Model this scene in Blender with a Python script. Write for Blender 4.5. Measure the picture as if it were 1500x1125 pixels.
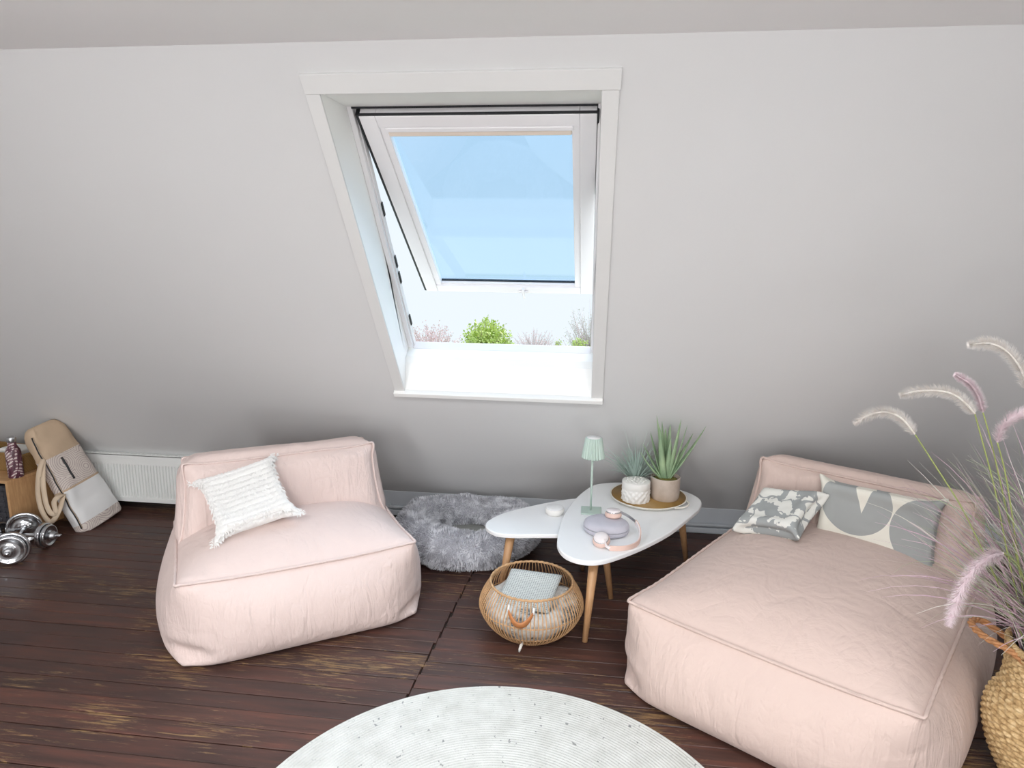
import bpy, bmesh, math, random
import numpy as np
from mathutils import Vector, Matrix, noise as mnoise
from mathutils.bvhtree import BVHTree

for o in list(bpy.data.objects):
    bpy.data.objects.remove(o, do_unlink=True)
scene = bpy.context.scene
C = scene.collection
PI = math.pi
random.seed(7)
RNG = np.random.default_rng(7)

# ------------------------------------------------------------------ camera
CAM_H = 1.75
cam_d = bpy.data.cameras.new('camera')
cam_d.sensor_fit = 'HORIZONTAL'
cam_d.sensor_width = 36.0
cam_d.lens = 36.0 * 1000.0 / 1500.0
cam_d.clip_start = 0.05
cam_d.clip_end = 500
cam = bpy.data.objects.new('camera', cam_d)
C.objects.link(cam)
_X = np.array([8450., 300., -1000.]); _X /= np.linalg.norm(_X)
_b = 359. - 562.5
_a = -(_X[1] * _b + _X[2] * 1000.) / _X[0]
_d = np.array([_a, _b, 1000.]); _d /= np.linalg.norm(_d)
_u = np.cross(_X, _d)
if _u[1] > 0:
    _u = -_u
RW = np.stack([_X, _d, _u])          # rows: world X, Y, Z written in camera axes (x right, y down, z forward)
m = Matrix.Identity(4)
for i in range(3):
    m[i][0] = RW[i][0]; m[i][1] = -RW[i][1]; m[i][2] = -RW[i][2]
m[2][3] = CAM_H
cam.matrix_world = m
scene.camera = cam

# ------------------------------------------------------------------ sky, lights, exposure
world = bpy.data.worlds.new('sky')
scene.world = world
world.use_nodes = True
wn = world.node_tree.nodes; wl = world.node_tree.links
wn.clear()
w_out = wn.new('ShaderNodeOutputWorld')
w_bg = wn.new('ShaderNodeBackground')
w_tc = wn.new('ShaderNodeTexCoord')
w_sep = wn.new('ShaderNodeSeparateXYZ')
w_rmp = wn.new('ShaderNodeValToRGB')
wl.new(w_tc.outputs['Generated'], w_sep.inputs[0])
wl.new(w_sep.outputs['Z'], w_rmp.inputs['Fac'])
w_rmp.color_ramp.elements[0].position = 0.0
w_rmp.color_ramp.elements[0].color = (0.84, 0.915, 0.97, 1)
w_rmp.color_ramp.elements[1].position = 0.8
w_rmp.color_ramp.elements[1].color = (0.50, 0.74, 0.97, 1)
wl.new(w_rmp.outputs['Color'], w_bg.inputs['Color'])
w_bg.inputs['Strength'].default_value = 1.05
wl.new(w_bg.outputs[0], w_out.inputs[0])

FLOOR_FILL_L = 21.0                             # brightness of the unseen fill globes on the floor
CEIL_FILL_L = 37.0                             # brightness of the unseen fill lights under the ceiling
SLOPE = math.radians(52.2)
ST, CT = math.sin(SLOPE), math.cos(SLOPE)


def area_light(name, loc, rot, sx, sy, energy, color):
    d = bpy.data.lights.new(name, 'AREA')
    d.shape = 'RECTANGLE'; d.size = sx; d.size_y = sy
    d.energy = energy; d.color = color
    o = bpy.data.objects.new(name, d)
    C.objects.link(o)
    o.location = loc; o.rotation_euler = rot
    return o


# added fill lights in two made-up openings of the rear slope, behind the camera
for lx in (-2.1, 0.1):
    area_light('rear_fill_light', (lx, -2.10, 1.50), (math.radians(52.2), 0, 0), 1.1, 1.5, 46, (1.0, 0.99, 0.98))
# veiled sun: a very soft light from the bright sky the roof window faces
sun_d = bpy.data.lights.new('veiled_sun', 'SUN')
sun_d.energy = 5.5; sun_d.angle = math.radians(55); sun_d.color = (1.0, 0.99, 0.97)
sun_o = bpy.data.objects.new('veiled_sun', sun_d); C.objects.link(sun_o)
sun_o.rotation_euler = Vector((-0.22, -0.62, -0.75)).to_track_quat('-Z', 'Y').to_euler()

scene.view_settings.view_transform = 'Standard'
scene.view_settings.look = 'None'
scene.view_settings.gamma = 1.0
scene.view_settings.use_curve_mapping = False
scene.view_settings.exposure = 0.0


# ------------------------------------------------------------------ helpers
def lin(r, g, b):
    def f(c):
        c /= 255.0
        return c / 12.92 if c <= 0.04045 else ((c + 0.055) / 1.055) ** 2.4
    return (f(r), f(g), f(b), 1.0)


def tag(o, label=None, cat=None, group=None, kind=None):
    if label: o['label'] = label
    if cat: o['category'] = cat
    if group: o['group'] = group
    if kind: o['kind'] = kind
    return o


def empty(name, loc=(0, 0, 0), rz=0.0, label=None, cat=None, group=None, kind=None):
    o = bpy.data.objects.new(name, None)
    o.empty_display_size = 0.05
    C.objects.link(o)
    o.location = loc; o.rotation_euler = (0, 0, rz)
    return tag(o, label, cat, group, kind)


class MB:
    """collects geometry for one mesh"""
    def __init__(self):
        self.v = []; self.f = []

    def add(self, verts, faces):
        n = len(self.v)
        self.v.extend([tuple(p) for p in verts])
        self.f.extend([tuple(i + n for i in f) for f in faces])

    def box(self, x0, x1, y0, y1, z0, z1, M=None):
        vs = [(x, y, z) for x in (x0, x1) for y in (y0, y1) for z in (z0, z1)]
        if M is not None:
            vs = [M @ Vector(p) for p in vs]
        self.add(vs, [(0, 1, 3, 2), (4, 6, 7, 5), (0, 4, 5, 1), (2, 3, 7, 6), (0, 2, 6, 4), (1, 5, 7, 3)])

    def tube(self, path, r, n=8, closed=False, caps=True, flat=None):
        path = [Vector(p) for p in path]
        k = len(path)
        rr = r if hasattr(r, '__len__') else [r] * k
        tang = []
        for i in range(k):
            if closed:
                t = path[(i + 1) % k] - path[i - 1]
            else:
                t = path[min(i + 1, k - 1)] - path[max(i - 1, 0)]
            tang.append(t.normalized() if t.length > 1e-9 else Vector((0, 0, 1)))
        up = Vector((0, 0, 1))
        if abs(tang[0].dot(up)) > 0.9: up = Vector((1, 0, 0))
        nrm = (up - tang[0] * up.dot(tang[0])).normalized()
        vs = []
        for i in range(k):
            nrm = nrm - tang[i] * nrm.dot(tang[i])
            if nrm.length < 1e-6: nrm = tang[i].orthogonal()
            nrm.normalize()
            b = tang[i].cross(nrm)
            for j in range(n):
                a = 2 * PI * j / n
                fx = 1.0 if flat is None else flat
                vs.append(path[i] + (nrm * math.cos(a) + b * math.sin(a) * fx) * rr[i])
        fs = []
        for i in range(k if closed else k - 1):
            for j in range(n):
                a = i * n + j; b2 = i * n + (j + 1) % n
                c = ((i + 1) % k) * n + (j + 1) % n; d = ((i + 1) % k) * n + j
                fs.append((a, b2, c, d))
        if caps and not closed:
            fs.append(tuple(range(n))[::-1]); fs.append(tuple((k - 1) * n + j for j in range(n)))
        self.add(vs, fs)

    def lathe(self, prof, n=32, cx=0, cy=0, mod=None, sx=1.0, sy=1.0):
        vs = []
        for (r, z) in prof:
            for j in range(n):
                a = 2 * PI * j / n
                q = r if mod is None else mod(r, z, a)
                vs.append((cx + q * math.cos(a) * sx, cy + q * math.sin(a) * sy, z))
        k = len(prof); fs = []
        for i in range(k - 1):
            for j in range(n):
                fs.append((i * n + j, i * n + (j + 1) % n, (i + 1) * n + (j + 1) % n, (i + 1) * n + j))
        if prof[0][0] > 1e-6: fs.append(tuple(range(n))[::-1])
        if prof[-1][0] > 1e-6: fs.append(tuple((k - 1) * n + j for j in range(n)))
        self.add(vs, fs)

    def prism(self, outline, z0, z1):
        n = len(outline)
        self.add([(x, y, z0) for x, y in outline] + [(x, y, z1) for x, y in outline],
                 [tuple(range(n))[::-1], tuple(range(n, 2 * n))] + [(i, (i + 1) % n, n + (i + 1) % n, n + i) for i in range(n)])

    def build(self, name, mat=None, parent=None, smooth=True, bevel=0.0, sub=0, auto=None, loc=None, bseg=2):
        me = bpy.data.meshes.new(name)
        me.from_pydata(self.v, [], self.f)
        bm = bmesh.new(); bm.from_mesh(me)
        bmesh.ops.recalc_face_normals(bm, faces=bm.faces)
        bm.to_mesh(me); bm.free()
        return link(name, me, mat, parent, smooth, bevel, sub, loc, bseg)


def link(name, me, mat=None, parent=None, smooth=True, bevel=0.0, sub=0, loc=None, bseg=2):
    o = bpy.data.objects.new(name, me)
    C.objects.link(o)
    if mat is not None: me.materials.append(mat)
    if smooth: me.polygons.foreach_set('use_smooth', [True] * len(me.polygons))
    if bevel > 0:
        b = o.modifiers.new('bevel', 'BEVEL'); b.width = bevel; b.segments = bseg
        b.limit_method = 'ANGLE'; b.angle_limit = math.radians(40); b.harden_normals = True
    if sub:
        s = o.modifiers.new('sub', 'SUBSURF'); s.levels = sub; s.render_levels = sub
    if parent is not None: o.parent = parent
    if loc is not None: o.location = loc
    return o


def np_mesh(name, V, F):
    me = bpy.data.meshes.new(name)
    me.from_pydata([tuple(p) for p in V], [], [tuple(f) for f in F])
    return me


# --------------------------------------------------------- procedural materials
def nodemat(name):
    m = bpy.data.materials.new(name); m.use_nodes = True
    nt = m.node_tree
    b = nt.nodes['Principled BSDF']
    return m, nt, b


class NT:
    """tiny node-graph writer"""
    def __init__(self, nt): self.nt = nt

    def n(self, t, **kw):
        x = self.nt.nodes.new(t)
        for k, v in kw.items(): setattr(x, k, v)
        return x

    def put(self, sock, v):
        if hasattr(v, 'is_output') or isinstance(v, bpy.types.NodeSocket): self.nt.links.new(v, sock)
        else: sock.default_value = v

    def math(self, op, a, b=0.0, c=None):
        x = self.n('ShaderNodeMath', operation=op)
        self.put(x.inputs[0], a); self.put(x.inputs[1], b)
        if c is not None: self.put(x.inputs[2], c)
        return x.outputs[0]

    def coord(self, kind='Object', scale=(1, 1, 1), rot=(0, 0, 0), loc=(0, 0, 0)):
        if kind == 'World':
            s = self.n('ShaderNodeNewGeometry').outputs['Position']
        else:
            s = self.n('ShaderNodeTexCoord').outputs[kind]
        mp = self.n('ShaderNodeMapping')
        self.nt.links.new(s, mp.inputs[0])
        mp.inputs['Scale'].default_value = scale; mp.inputs['Rotation'].default_value = rot; mp.inputs['Location'].default_value = loc
        return mp.outputs[0]

    def noise(self, vec, scale=5, detail=4, rough=0.55, dist=0.0):
        x = self.n('ShaderNodeTexNoise')
        self.nt.links.new(vec, x.inputs['Vector'])
        x.inputs['Scale'].default_value = scale; x.inputs['Detail'].default_value = detail
        x.inputs['Roughness'].default_value = rough; x.inputs['Distortion'].default_value = dist
        return x.outputs['Fac']

    def vor(self, vec, scale=5, feature='F1', out='Distance', rand=1.0):
        x = self.n('ShaderNodeTexVoronoi', feature=feature)
        self.nt.links.new(vec, x.inputs['Vector'])
        x.inputs['Scale'].default_value = scale; x.inputs['Randomness'].default_value = rand
        return x.outputs[out]

    def wave(self, vec, scale=5, dist=0.0, bands='X', detail=2, typ='BANDS'):
        x = self.n('ShaderNodeTexWave', wave_type=typ)
        if typ == 'BANDS': x.bands_direction = bands
        self.nt.links.new(vec, x.inputs['Vector'])
        x.inputs['Scale'].default_value = scale; x.inputs['Distortion'].default_value = dist; x.inputs['Detail'].default_value = detail
        return x.outputs['Fac']

    def ramp(self, fac, stops):
        x = self.n('ShaderNodeValToRGB')
        self.put(x.inputs[0], fac)
        e = x.color_ramp.elements
        e[0].position, e[0].color = stops[0]
        e[1].position, e[1].color = stops[-1]
        for p, c in stops[1:-1]:
            q = e.new(p); q.color = c
        return x.outputs[0]

    def step(self, v, lo, hi):
        x = self.n('ShaderNodeMapRange', interpolation_type='SMOOTHSTEP')
        self.put(x.inputs['Value'], v)
        x.inputs['From Min'].default_value = lo; x.inputs['From Max'].default_value = hi
        return x.outputs[0]

    def mix(self, f, a, b):
        x = self.n('ShaderNodeMix', data_type='RGBA')
        self.put(x.inputs[0], f); self.put(x.inputs[6], a); self.put(x.inputs[7], b)
        return x.outputs[2]

    def bump(self, b, hgt, strength=0.3, dist=0.01):
        x = self.n('ShaderNodeBump')
        x.inputs['Strength'].default_value = strength; x.inputs['Distance'].default_value = dist
        self.nt.links.new(hgt, x.inputs['Height'])
        self.nt.links.new(x.outputs[0], b.inputs['Normal'])


def simple(name, rgb, rough=0.5, metal=0.0, vary=0.06, nscale=8.0, bump=0.0, bscale=200.0, bdist=0.002, sheen=0.0, coat=0.0, spec=None, stretch=(1, 1, 1), kind='Object'):
    m, nt, b = nodemat(name); g = NT(nt)
    v = g.coord(kind, stretch)
    c = lin(*rgb)
    f = g.noise(v, nscale, 4)
    lo = tuple(max(0, x * (1 - vary)) for x in c[:3]) + (1,)
    hi = tuple(min(1, x * (1 + vary)) for x in c[:3]) + (1,)
    nt.links.new(g.ramp(f, [(0.3, lo), (0.7, hi)]), b.inputs['Base Color'])
    b.inputs['Roughness'].default_value = rough; b.inputs['Metallic'].default_value = metal
    if sheen: b.inputs['Sheen Weight'].default_value = sheen; b.inputs['Sheen Roughness'].default_value = 0.6
    if coat: b.inputs['Coat Weight'].default_value = coat
    if spec is not None: b.inputs['Specular IOR Level'].default_value = spec
    if bump: g.bump(b, g.noise(v, bscale, 2), bump, bdist)
    return m


M = {}
M['wall'] = simple('wall_paint', (216, 216, 216), 0.75, vary=0.012, nscale=1.5, bump=0.12, bscale=120, bdist=0.001, kind='World', spec=0.25)
M['ceiling'] = simple('ceiling_paint', (248, 248, 248), 0.8, vary=0.01, nscale=1.5, kind='World', spec=0.2)
M['casing'] = simple('casing_paint', (222, 222, 221), 0.6, vary=0.01, nscale=3)
M['white'] = simple('white_lacquer', (240, 240, 238), 0.4, vary=0.01, nscale=3)
M['lining'] = simple('window_lining_white', (250, 250, 248), 0.45, vary=0.01, nscale=3)
M['sash'] = simple('sash_white', (238, 236, 238), 0.4, vary=0.01)
M['black'] = simple('black_rubber', (28, 30, 34), 0.5, vary=0.1)
M['blind'] = simple('blind_cassette', (232, 218, 205), 0.5, vary=0.02)
M['chrome'] = simple('chrome', (205, 207, 210), 0.18, 1.0, vary=0.03)
M['steel'] = simple('brushed_steel', (185, 186, 188), 0.32, 1.0, vary=0.05)
M['radiator'] = simple('radiator_enamel', (232, 234, 232), 0.35, vary=0.01)
M['skirting'] = simple('skirting_paint', (205, 210, 216), 0.45, vary=0.02)
M['tabletop'] = simple('tabletop_white', (244, 245, 246), 0.35, vary=0.008)
M['mint'] = simple('mint_metal', (188, 206, 196), 0.45, vary=0.02)
M['ceramic_w'] = simple('white_ceramic', (236, 234, 230), 0.45, vary=0.02)
M['puck'] = simple('puck_fabric', (232, 232, 232), 0.8, vary=0.03, nscale=60, bump=0.3, bscale=500)
M['case'] = simple('lavender_case', (196, 194, 204), 0.6, vary=0.03, nscale=30, bump=0.1, bscale=400)
M['hp_pink'] = simple('blush_leather', (226, 196, 184), 0.5, vary=0.03)
M['hp_white'] = simple('pale_cap', (236, 228, 228), 0.35, vary=0.02)
M['tray_in'] = simple('tray_bronze', (156, 122, 68), 0.5, 0.1, vary=0.15, nscale=9)
M['cream'] = simple('tray_cream', (238, 234, 224), 0.4, vary=0.02)
M['moss'] = simple('moss', (116, 112, 50), 0.9, vary=0.5, nscale=60, bump=1.0, bscale=90, bdist=0.01)
M['leather'] = simple('tan_leather', (186, 122, 74), 0.5, vary=0.1, nscale=30, bump=0.1, bscale=300)
M['paper'] = simple('white_linen', (236, 234, 230), 0.8, vary=0.03, nscale=20)
M['knit_white'] = simple('blanket_white', (226, 222, 215), 0.95, vary=0.1, nscale=40, bump=0.8, bscale=140, bdist=0.006)
M['strap'] = simple('strap_canvas', (208, 188, 164), 0.85, vary=0.05, bump=0.3, bscale=400)
M['canvas_beige'] = simple('canvas_beige', (196, 172, 146), 0.85, vary=0.07, nscale=6, bump=0.25, bscale=350)
M['canvas_white'] = simple('canvas_white', (230, 230, 230), 0.7, vary=0.03, nscale=6, bump=0.2, bscale=350)
M['bark'] = simple('bark', (150, 132, 116), 0.9, vary=0.2, nscale=20)
M['fur_base'] = simple('fur_backing', (178, 178, 186), 0.95, vary=0.1, nscale=20)
M['bed_pad'] = simple('bed_pad', (150, 152, 148), 0.95, vary=0.08, nscale=25, bump=0.3, bscale=200)
M['soil'] = simple('gap_dust', (44, 34, 28), 0.95, vary=0.3)
M['lawn'] = simple('lawn', (120, 140, 90), 0.95, vary=0.2, nscale=0.5, kind='World')


def wood(name, a, b_, rough=0.45, scale=(1, 1, 1), ns=6.0):
    m, nt, b = nodemat(name); g = NT(nt)
    v = g.coord('Object', scale)
    f = g.noise(v, ns, 6, 0.6, 0.4)
    nt.links.new(g.ramp(f, [(0.3, lin(*a)), (0.72, lin(*b_))]), b.inputs['Base Color'])
    b.inputs['Roughness'].default_value = rough
    g.bump(b, f, 0.08, 0.002)
    return m


M['leg_wood'] = wood('leg_beech', (178, 134, 94), (200, 158, 116), 0.42, (30, 30, 2.0), 2.0)
M['crate_wood'] = wood('crate_pine', (182, 138, 94), (208, 166, 120), 0.55, (2, 40, 5), 2.0)


def fabric(name, rgb, vary=0.05, weave=900.0, sheen=0.3, rough=0.85, crease_amt=0.75):
    m, nt, b = nodemat(name); g = NT(nt)
    v = g.coord('Object')
    c = lin(*rgb)
    f = g.noise(v, 5.0, 5)
    lo = tuple(x * (1 - vary) for x in c[:3]) + (1,); hi = tuple(min(1, x * (1 + vary)) for x in c[:3]) + (1,)
    nt.links.new(g.ramp(f, [(0.3, lo), (0.7, hi)]), b.inputs['Base Color'])
    b.inputs['Roughness'].default_value = rough
    b.inputs['Sheen Weight'].default_value = sheen; b.inputs['Sheen Roughness'].default_value = 0.5
    big = g.noise(v, 9.0, 5, 0.55, 0.6)
    fine = g.noise(v, weave, 1)
    # upright creases on the side panels, loose long creases on the flat ones
    nz = g.n('ShaderNodeSeparateXYZ'); tcn = g.n('ShaderNodeTexCoord'); nt.links.new(tcn.outputs['Normal'], nz.inputs[0])
    side = g.step(g.math('ABSOLUTE', nz.outputs[2]), 0.75, 0.35)
    up_c = g.math('ABSOLUTE', g.math('SUBTRACT', g.noise(g.coord('Object', (1, 1, 0.16)), 17, 3, 0.55, 0.5), 0.5))
    lo_c = g.math('ABSOLUTE', g.math('SUBTRACT', g.noise(g.coord('Object', (1.3, 0.8, 1), rot=(0, 0, 0.6)), 4.2, 3, 0.5, 1.1), 0.5))
    crease = g.math('ADD', g.math('MULTIPLY', g.math('MULTIPLY', up_c, side), 1.5), g.math('MULTIPLY', g.math('MINIMUM', lo_c, 0.12), 1.3))
    hsum = g.math('ADD', g.math('MULTIPLY', big, 0.7), g.math('MULTIPLY', fine, 0.04))
    hsum = g.math('ADD', hsum, crease)
    g.bump(b, hsum, crease_amt, 0.016)
    return m


M['pink'] = fabric('pink_cotton', (223, 203, 197), 0.02, sheen=0.1)
M['pink2'] = fabric('dusty_pink_cotton', (211, 189, 180), 0.02, sheen=0.1)
M['pillow_white'] = fabric('white_cotton', (244, 243, 241), 0.02, crease_amt=0.1)


def floor_mat():
    m, nt, b = nodemat('worn_painted_floorboards'); g = NT(nt)
    v = g.coord('World', (1.3, 14.0, 1.0))
    v2 = g.coord('World', (0.9, 1.6, 1.0), loc=(3.1, 0.4, 0))
    v3 = g.coord('World', (3.6, 55.0, 1.0), loc=(1.7, 2.0, 0))
    info = g.n('ShaderNodeObjectInfo').outputs['Random']
    n1 = g.noise(v, 2.2, 7, 0.62, 0.3)
    base = g.ramp(n1, [(0.28, lin(60, 43, 39)), (0.5, lin(84, 57, 50)), (0.72, lin(108, 67, 56))])
    tone = g.mix(g.math('MULTIPLY', info, 0.55), base, lin(48, 38, 37))
    nblue = g.step(g.noise(v2, 2.6, 4), 0.52, 0.75)
    tone = g.mix(g.math('MULTIPLY', nblue, 0.45), tone, lin(58, 48, 48))
    # bare wood where the paint wore off, in streaks along the boards
    streak = g.noise(v3, 1.5, 11, 0.80, 0.7)
    patch = g.noise(v2, 1.7, 3, 0.5)
    wearv = g.math('ADD', g.math('MULTIPLY', streak, 1.0), g.math('MULTIPLY', patch, 0.62))
    wear = g.step(wearv, 0.885, 0.955)
    bare = g.ramp(g.noise(v, 6.0, 5), [(0.3, lin(122, 92, 60)), (0.7, lin(180, 146, 100))])
    col = g.mix(g.math('MULTIPLY', wear, 0.72), tone, bare)
    nt.links.new(col, b.inputs['Base Color'])
    r = g.ramp(n1, [(0.2, (0.34,) * 3 + (1,)), (0.8, (0.55,) * 3 + (1,))])
    nt.links.new(r, b.inputs['Roughness'])
    b.inputs['Specular IOR Level'].default_value = 0.4
    g.bump(b, g.math('SUBTRACT', g.math('MULTIPLY', n1, 0.6), g.math('MULTIPLY', wear, 0.4)), 0.35, 0.004)
    return m


M['floor'] = floor_mat()


def glass_mat():
    m, nt, b = nodemat('tinted_window_glass'); g = NT(nt)
    nt.nodes.remove(b)
    tr = g.n('ShaderNodeBsdfTransparent'); tr.inputs[0].default_value = (0.77, 0.895, 0.99, 1)
    gl = g.n('ShaderNodeBsdfGlossy'); gl.inputs['Roughness'].default_value = 0.01
    v = g.coord('Object')
    gl.inputs['Color'].default_value = (1, 1, 1, 1)
    fr = g.n('ShaderNodeLayerWeight'); fr.inputs[0].default_value = 0.5
    mx = g.n('ShaderNodeMixShader')
    nt.links.new(g.math('ADD', g.math('MULTIPLY', g.math('POWER', fr.outputs['Facing'], 5.0), 0.9), 0.035), mx.inputs[0])
    nt.links.new(tr.outputs[0], mx.inputs[1]); nt.links.new(gl.outputs[0], mx.inputs[2])
    nt.links.new(mx.outputs[0], nt.nodes['Material Output'].inputs[0])
    return m


M['glass'] = glass_mat()

# ------------------------------------------------------------------ room shell
WY, WZ = 4.13, 0.153                     # where the roof slope meets the skirting
XL, XR, YB = -4.75, 3.0, -3.2
CEIL = 2.409


def slope_pt(x, s, d):
    return Vector((x, WY - s * CT + d * ST, WZ + s * ST + d * CT))


def sbox(mb, x0, x1, s0, s1, d0, d1):
    vs = [slope_pt(x, s, d) for x in (x0, x1) for s in (s0, s1) for d in (d0, d1)]
    mb.add(vs, [(0, 1, 3, 2), (4, 6, 7, 5), (0, 4, 5, 1), (2, 3, 7, 6), (0, 2, 6, 4), (1, 5, 7, 3)])


OX0, OX1, OS0, OS1 = -1.0, -0.005, 1.043, 2.68     # opening of the roof window in the slope
SMAX = (CEIL - WZ) / ST
mb = MB()
sbox(mb, XL, OX0 - 0.021, -0.17, SMAX + 0.12, 0, 0.22)
sbox(mb, OX1 + 0.021, XR, -0.17, SMAX + 0.12, 0, 0.22)
sbox(mb, OX0 - 0.021, OX1 + 0.021, -0.17, OS0 - 0.028, 0, 0.10)
sbox(mb, OX0 - 0.021, OX1 + 0.021, OS1 + 0.001, SMAX + 0.12, 0, 0.10)
tag(mb.build('wall_back', M['wall'], smooth=False), 'white sloping attic wall with the roof window', kind='structure')
mb = MB(); mb.box(XL, XR, YB + (CEIL - WZ) / math.tan(SLOPE) - 0.05, WY - SMAX * CT + 0.03, CEIL, CEIL + 0.15)
tag(mb.build('ceiling', M['ceiling'], smooth=False), 'flat white attic ceiling', kind='structure')
for nm, x0, x1, lab in (('wall_left', XL - 0.1, XL, 'white gable wall beside the crate'), ('wall_right', XR, XR + 0.1, 'white gable wall beyond the grass basket')):
    mb = MB(); mb.box(x0, x1, YB - 0.4, WY + 0.2, -0.05, CEIL + 0.15)
    tag(mb.build(nm, M['wall'], smooth=False), lab, kind='structure')
# rear slope; its two openings are made up to hold the fill lights
RTOP = (CEIL - WZ) / ST


def rear_pt(x, s, d):
    return Vector((x, YB + s * CT - d * ST, WZ + s * ST + d * CT))


def rbox(mb, x0, x1, s0, s1, d0, d1):
    vs = [rear_pt(x, s, d) for x in (x0, x1) for s in (s0, s1) for d in (d0, d1)]
    mb.add(vs, [(0, 1, 3, 2), (4, 6, 7, 5), (0, 4, 5, 1), (2, 3, 7, 6), (0, 2, 6, 4), (1, 5, 7, 3)])


mb = MB()
fill_open_x = [(-2.65, -1.55), (-0.45, 0.65)]
rs0, rs1 = 0.98, 2.48
prev = XL
for a, b2 in fill_open_x:
    rbox(mb, prev, a, -0.17, RTOP + 0.1, 0, 0.2); rbox(mb, a, b2, -0.17, rs0, 0, 0.2); rbox(mb, a, b2, rs1, RTOP + 0.1, 0, 0.2)
    prev = b2
rbox(mb, prev, XR, -0.17, RTOP + 0.1, 0, 0.2)
tag(mb.build('wall_front', M['wall'], smooth=False), 'white sloping wall behind the viewer', kind='structure')
for i, (a, b2) in enumerate(fill_open_x):
    w = empty('window_%d' % (i + 2), rear_pt((a + b2) / 2, rs0, 0), 0, 'added skylight frame around a fill light behind the viewer', None, None, 'structure')  # frame of an added, unseen opening; only a fill light stands in it
    mb = MB()
    rbox(mb, a, a + 0.05, rs0, rs1, 0.1, 0.18); rbox(mb, b2 - 0.05, b2, rs0, rs1, 0.1, 0.18)
    rbox(mb, a + 0.05, b2 - 0.05, rs0, rs0 + 0.05, 0.1, 0.18); rbox(mb, a + 0.05, b2 - 0.05, rs1 - 0.05, rs1, 0.1, 0.18)
    o = mb.build('frame', M['sash'], None, smooth=False)
    o.parent = w; o.matrix_parent_inverse = Matrix.Translation(-Vector(w.location))

# floor: base slab, then every board
fl = MB(); fl.box(XL, XR, YB - 0.1, WY + 0.1, -0.08, -0.012)
floor = tag(fl.build('floor', M['soil'], smooth=False), 'dark worn painted floorboards', kind='structure')
PITCH = 0.0902


def plank_mesh(L, name):
    bm = bmesh.new()
    bmesh.ops.create_cube(bm, size=1.0)
    for v in bm.verts:
        v.co.x = v.co.x * L; v.co.y *= PITCH - 0.0035; v.co.z *= 0.02
    top = [e for e in bm.edges if all(v.co.z > 0 for v in e.verts)]
    bmesh.ops.bevel(bm, geom=top, offset=0.0022, segments=1, affect='EDGES')
    me = bpy.data.meshes.new(name); bm.to_mesh(me); bm.free()
    me.materials.append(M['floor'])
    return me


LL, LR = 3.98, 3.58
pl_l, pl_r = plank_mesh(LL, 'board_long'), plank_mesh(LR, 'board_short')


def seam_x(y): return -0.607 + (y - 3.449) * 0.065


k = 0
for side, me, y0 in ((-1, pl_l, 2.341), (1, pl_r, 2.379)):
    i0 = math.ceil((YB - y0) / PITCH); i1 = int((WY - y0) / PITCH)
    for i in range(i0, i1):
        yc = y0 + (i + 0.5) * PITCH
        if yc + PITCH / 2 > WY + 0.02: continue
        o = bpy.data.objects.new('plank', me); C.objects.link(o); o.parent = floor
        sx = seam_x(yc) + random.uniform(-0.004, 0.004)
        o.location = (sx + side * ((LL if side < 0 else LR) / 2 + 0.003), yc, -0.01 + random.uniform(-0.0022, 0.0006))
        o.rotation_euler = (random.uniform(-0.008, 0.008), 0, random.uniform(-0.0004, 0.0004))

# skirting, pipe and lower strip
mb = MB(); mb.box(XL, XR, WY - 0.004, WY + 0.03, -0.01, WZ + 0.002)
tag(mb.build('baseboard_back', M['skirting'], smooth=False, bevel=0.004), 'pale grey painted skirting under the slope', kind='structure')
mb = MB(); mb.box(XL, XR, WY - 0.022, WY - 0.004, -0.01, 0.03)
tag(mb.build('trim_1', M['skirting'], smooth=False, bevel=0.008), 'low strip at the foot of the skirting', kind='structure')
pp = empty('heating_pipe', (-0.9, WY - 0.02, 0), 0, 'thin pale heating pipe running along the skirting', 'pipe')
mb = MB(); mb.tube([(XL + 0.9 + 0.05, 0, 0.049), (XR + 0.9 - 0.05, 0, 0.049)], 0.0115, 10)
mb.build('pipe', M['skirting'], pp)
for x in np.arange(-0.4, 2.8, 0.8):
    mb = MB(); mb.box(x - 0.008, x + 0.008, -0.004, 0.02, 0.034, 0.064)
    mb.build('pipe_clip', M['skirting'], pp, smooth=False)

# ------------------------------------------------------------------ the roof window
win = empty('window_1', slope_pt((OX0 + OX1) / 2, OS0, 0), 0, 'white roof window standing open in the sloping wall', None, None, 'structure')
WINV = Matrix.Translation(-Vector(win.location))


def wpart(mb, name, mat, bevel=0.0, parent=None, smooth=False):
    o = mb.build(name, mat, None, smooth=smooth, bevel=bevel)
    p = parent or win
    o.parent = p
    o.matrix_parent_inverse = WINV if p is win else Matrix.Identity(4)
    return o


# casing boards on the wall face
mb = MB(); sbox(mb, -1.055, 0.06, OS1, OS1 + 0.072, -0.014, 0.002); wpart(mb, 'casing_head', M['casing'], 0.003)
mb = MB(); sbox(mb, -1.055, OX0, OS0 - 0.002, OS1 - 0.001, -0.010, 0.002); wpart(mb, 'casing_side', M['casing'], 0.003)
mb = MB(); sbox(mb, OX1, 0.055, OS0 - 0.002, OS1 - 0.001, -0.010, 0.002); wpart(mb, 'casing_side', M['casing'], 0.003)
mb = MB(); sbox(mb, -1.06, 0.055, OS0 - 0.03, OS0, -0.028, 0.002); wpart(mb, 'sill', M['lining'], 0.004)
# lining boards (head level, foot upright, cheeks)
ytop, ztop = slope_pt(0, OS1, 0)[1:]
ybot, zbot = slope_pt(0, OS0, 0)[1:]
FRD = 0.20                                # depth of the window frame behind the wall face
T = 0.02


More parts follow.
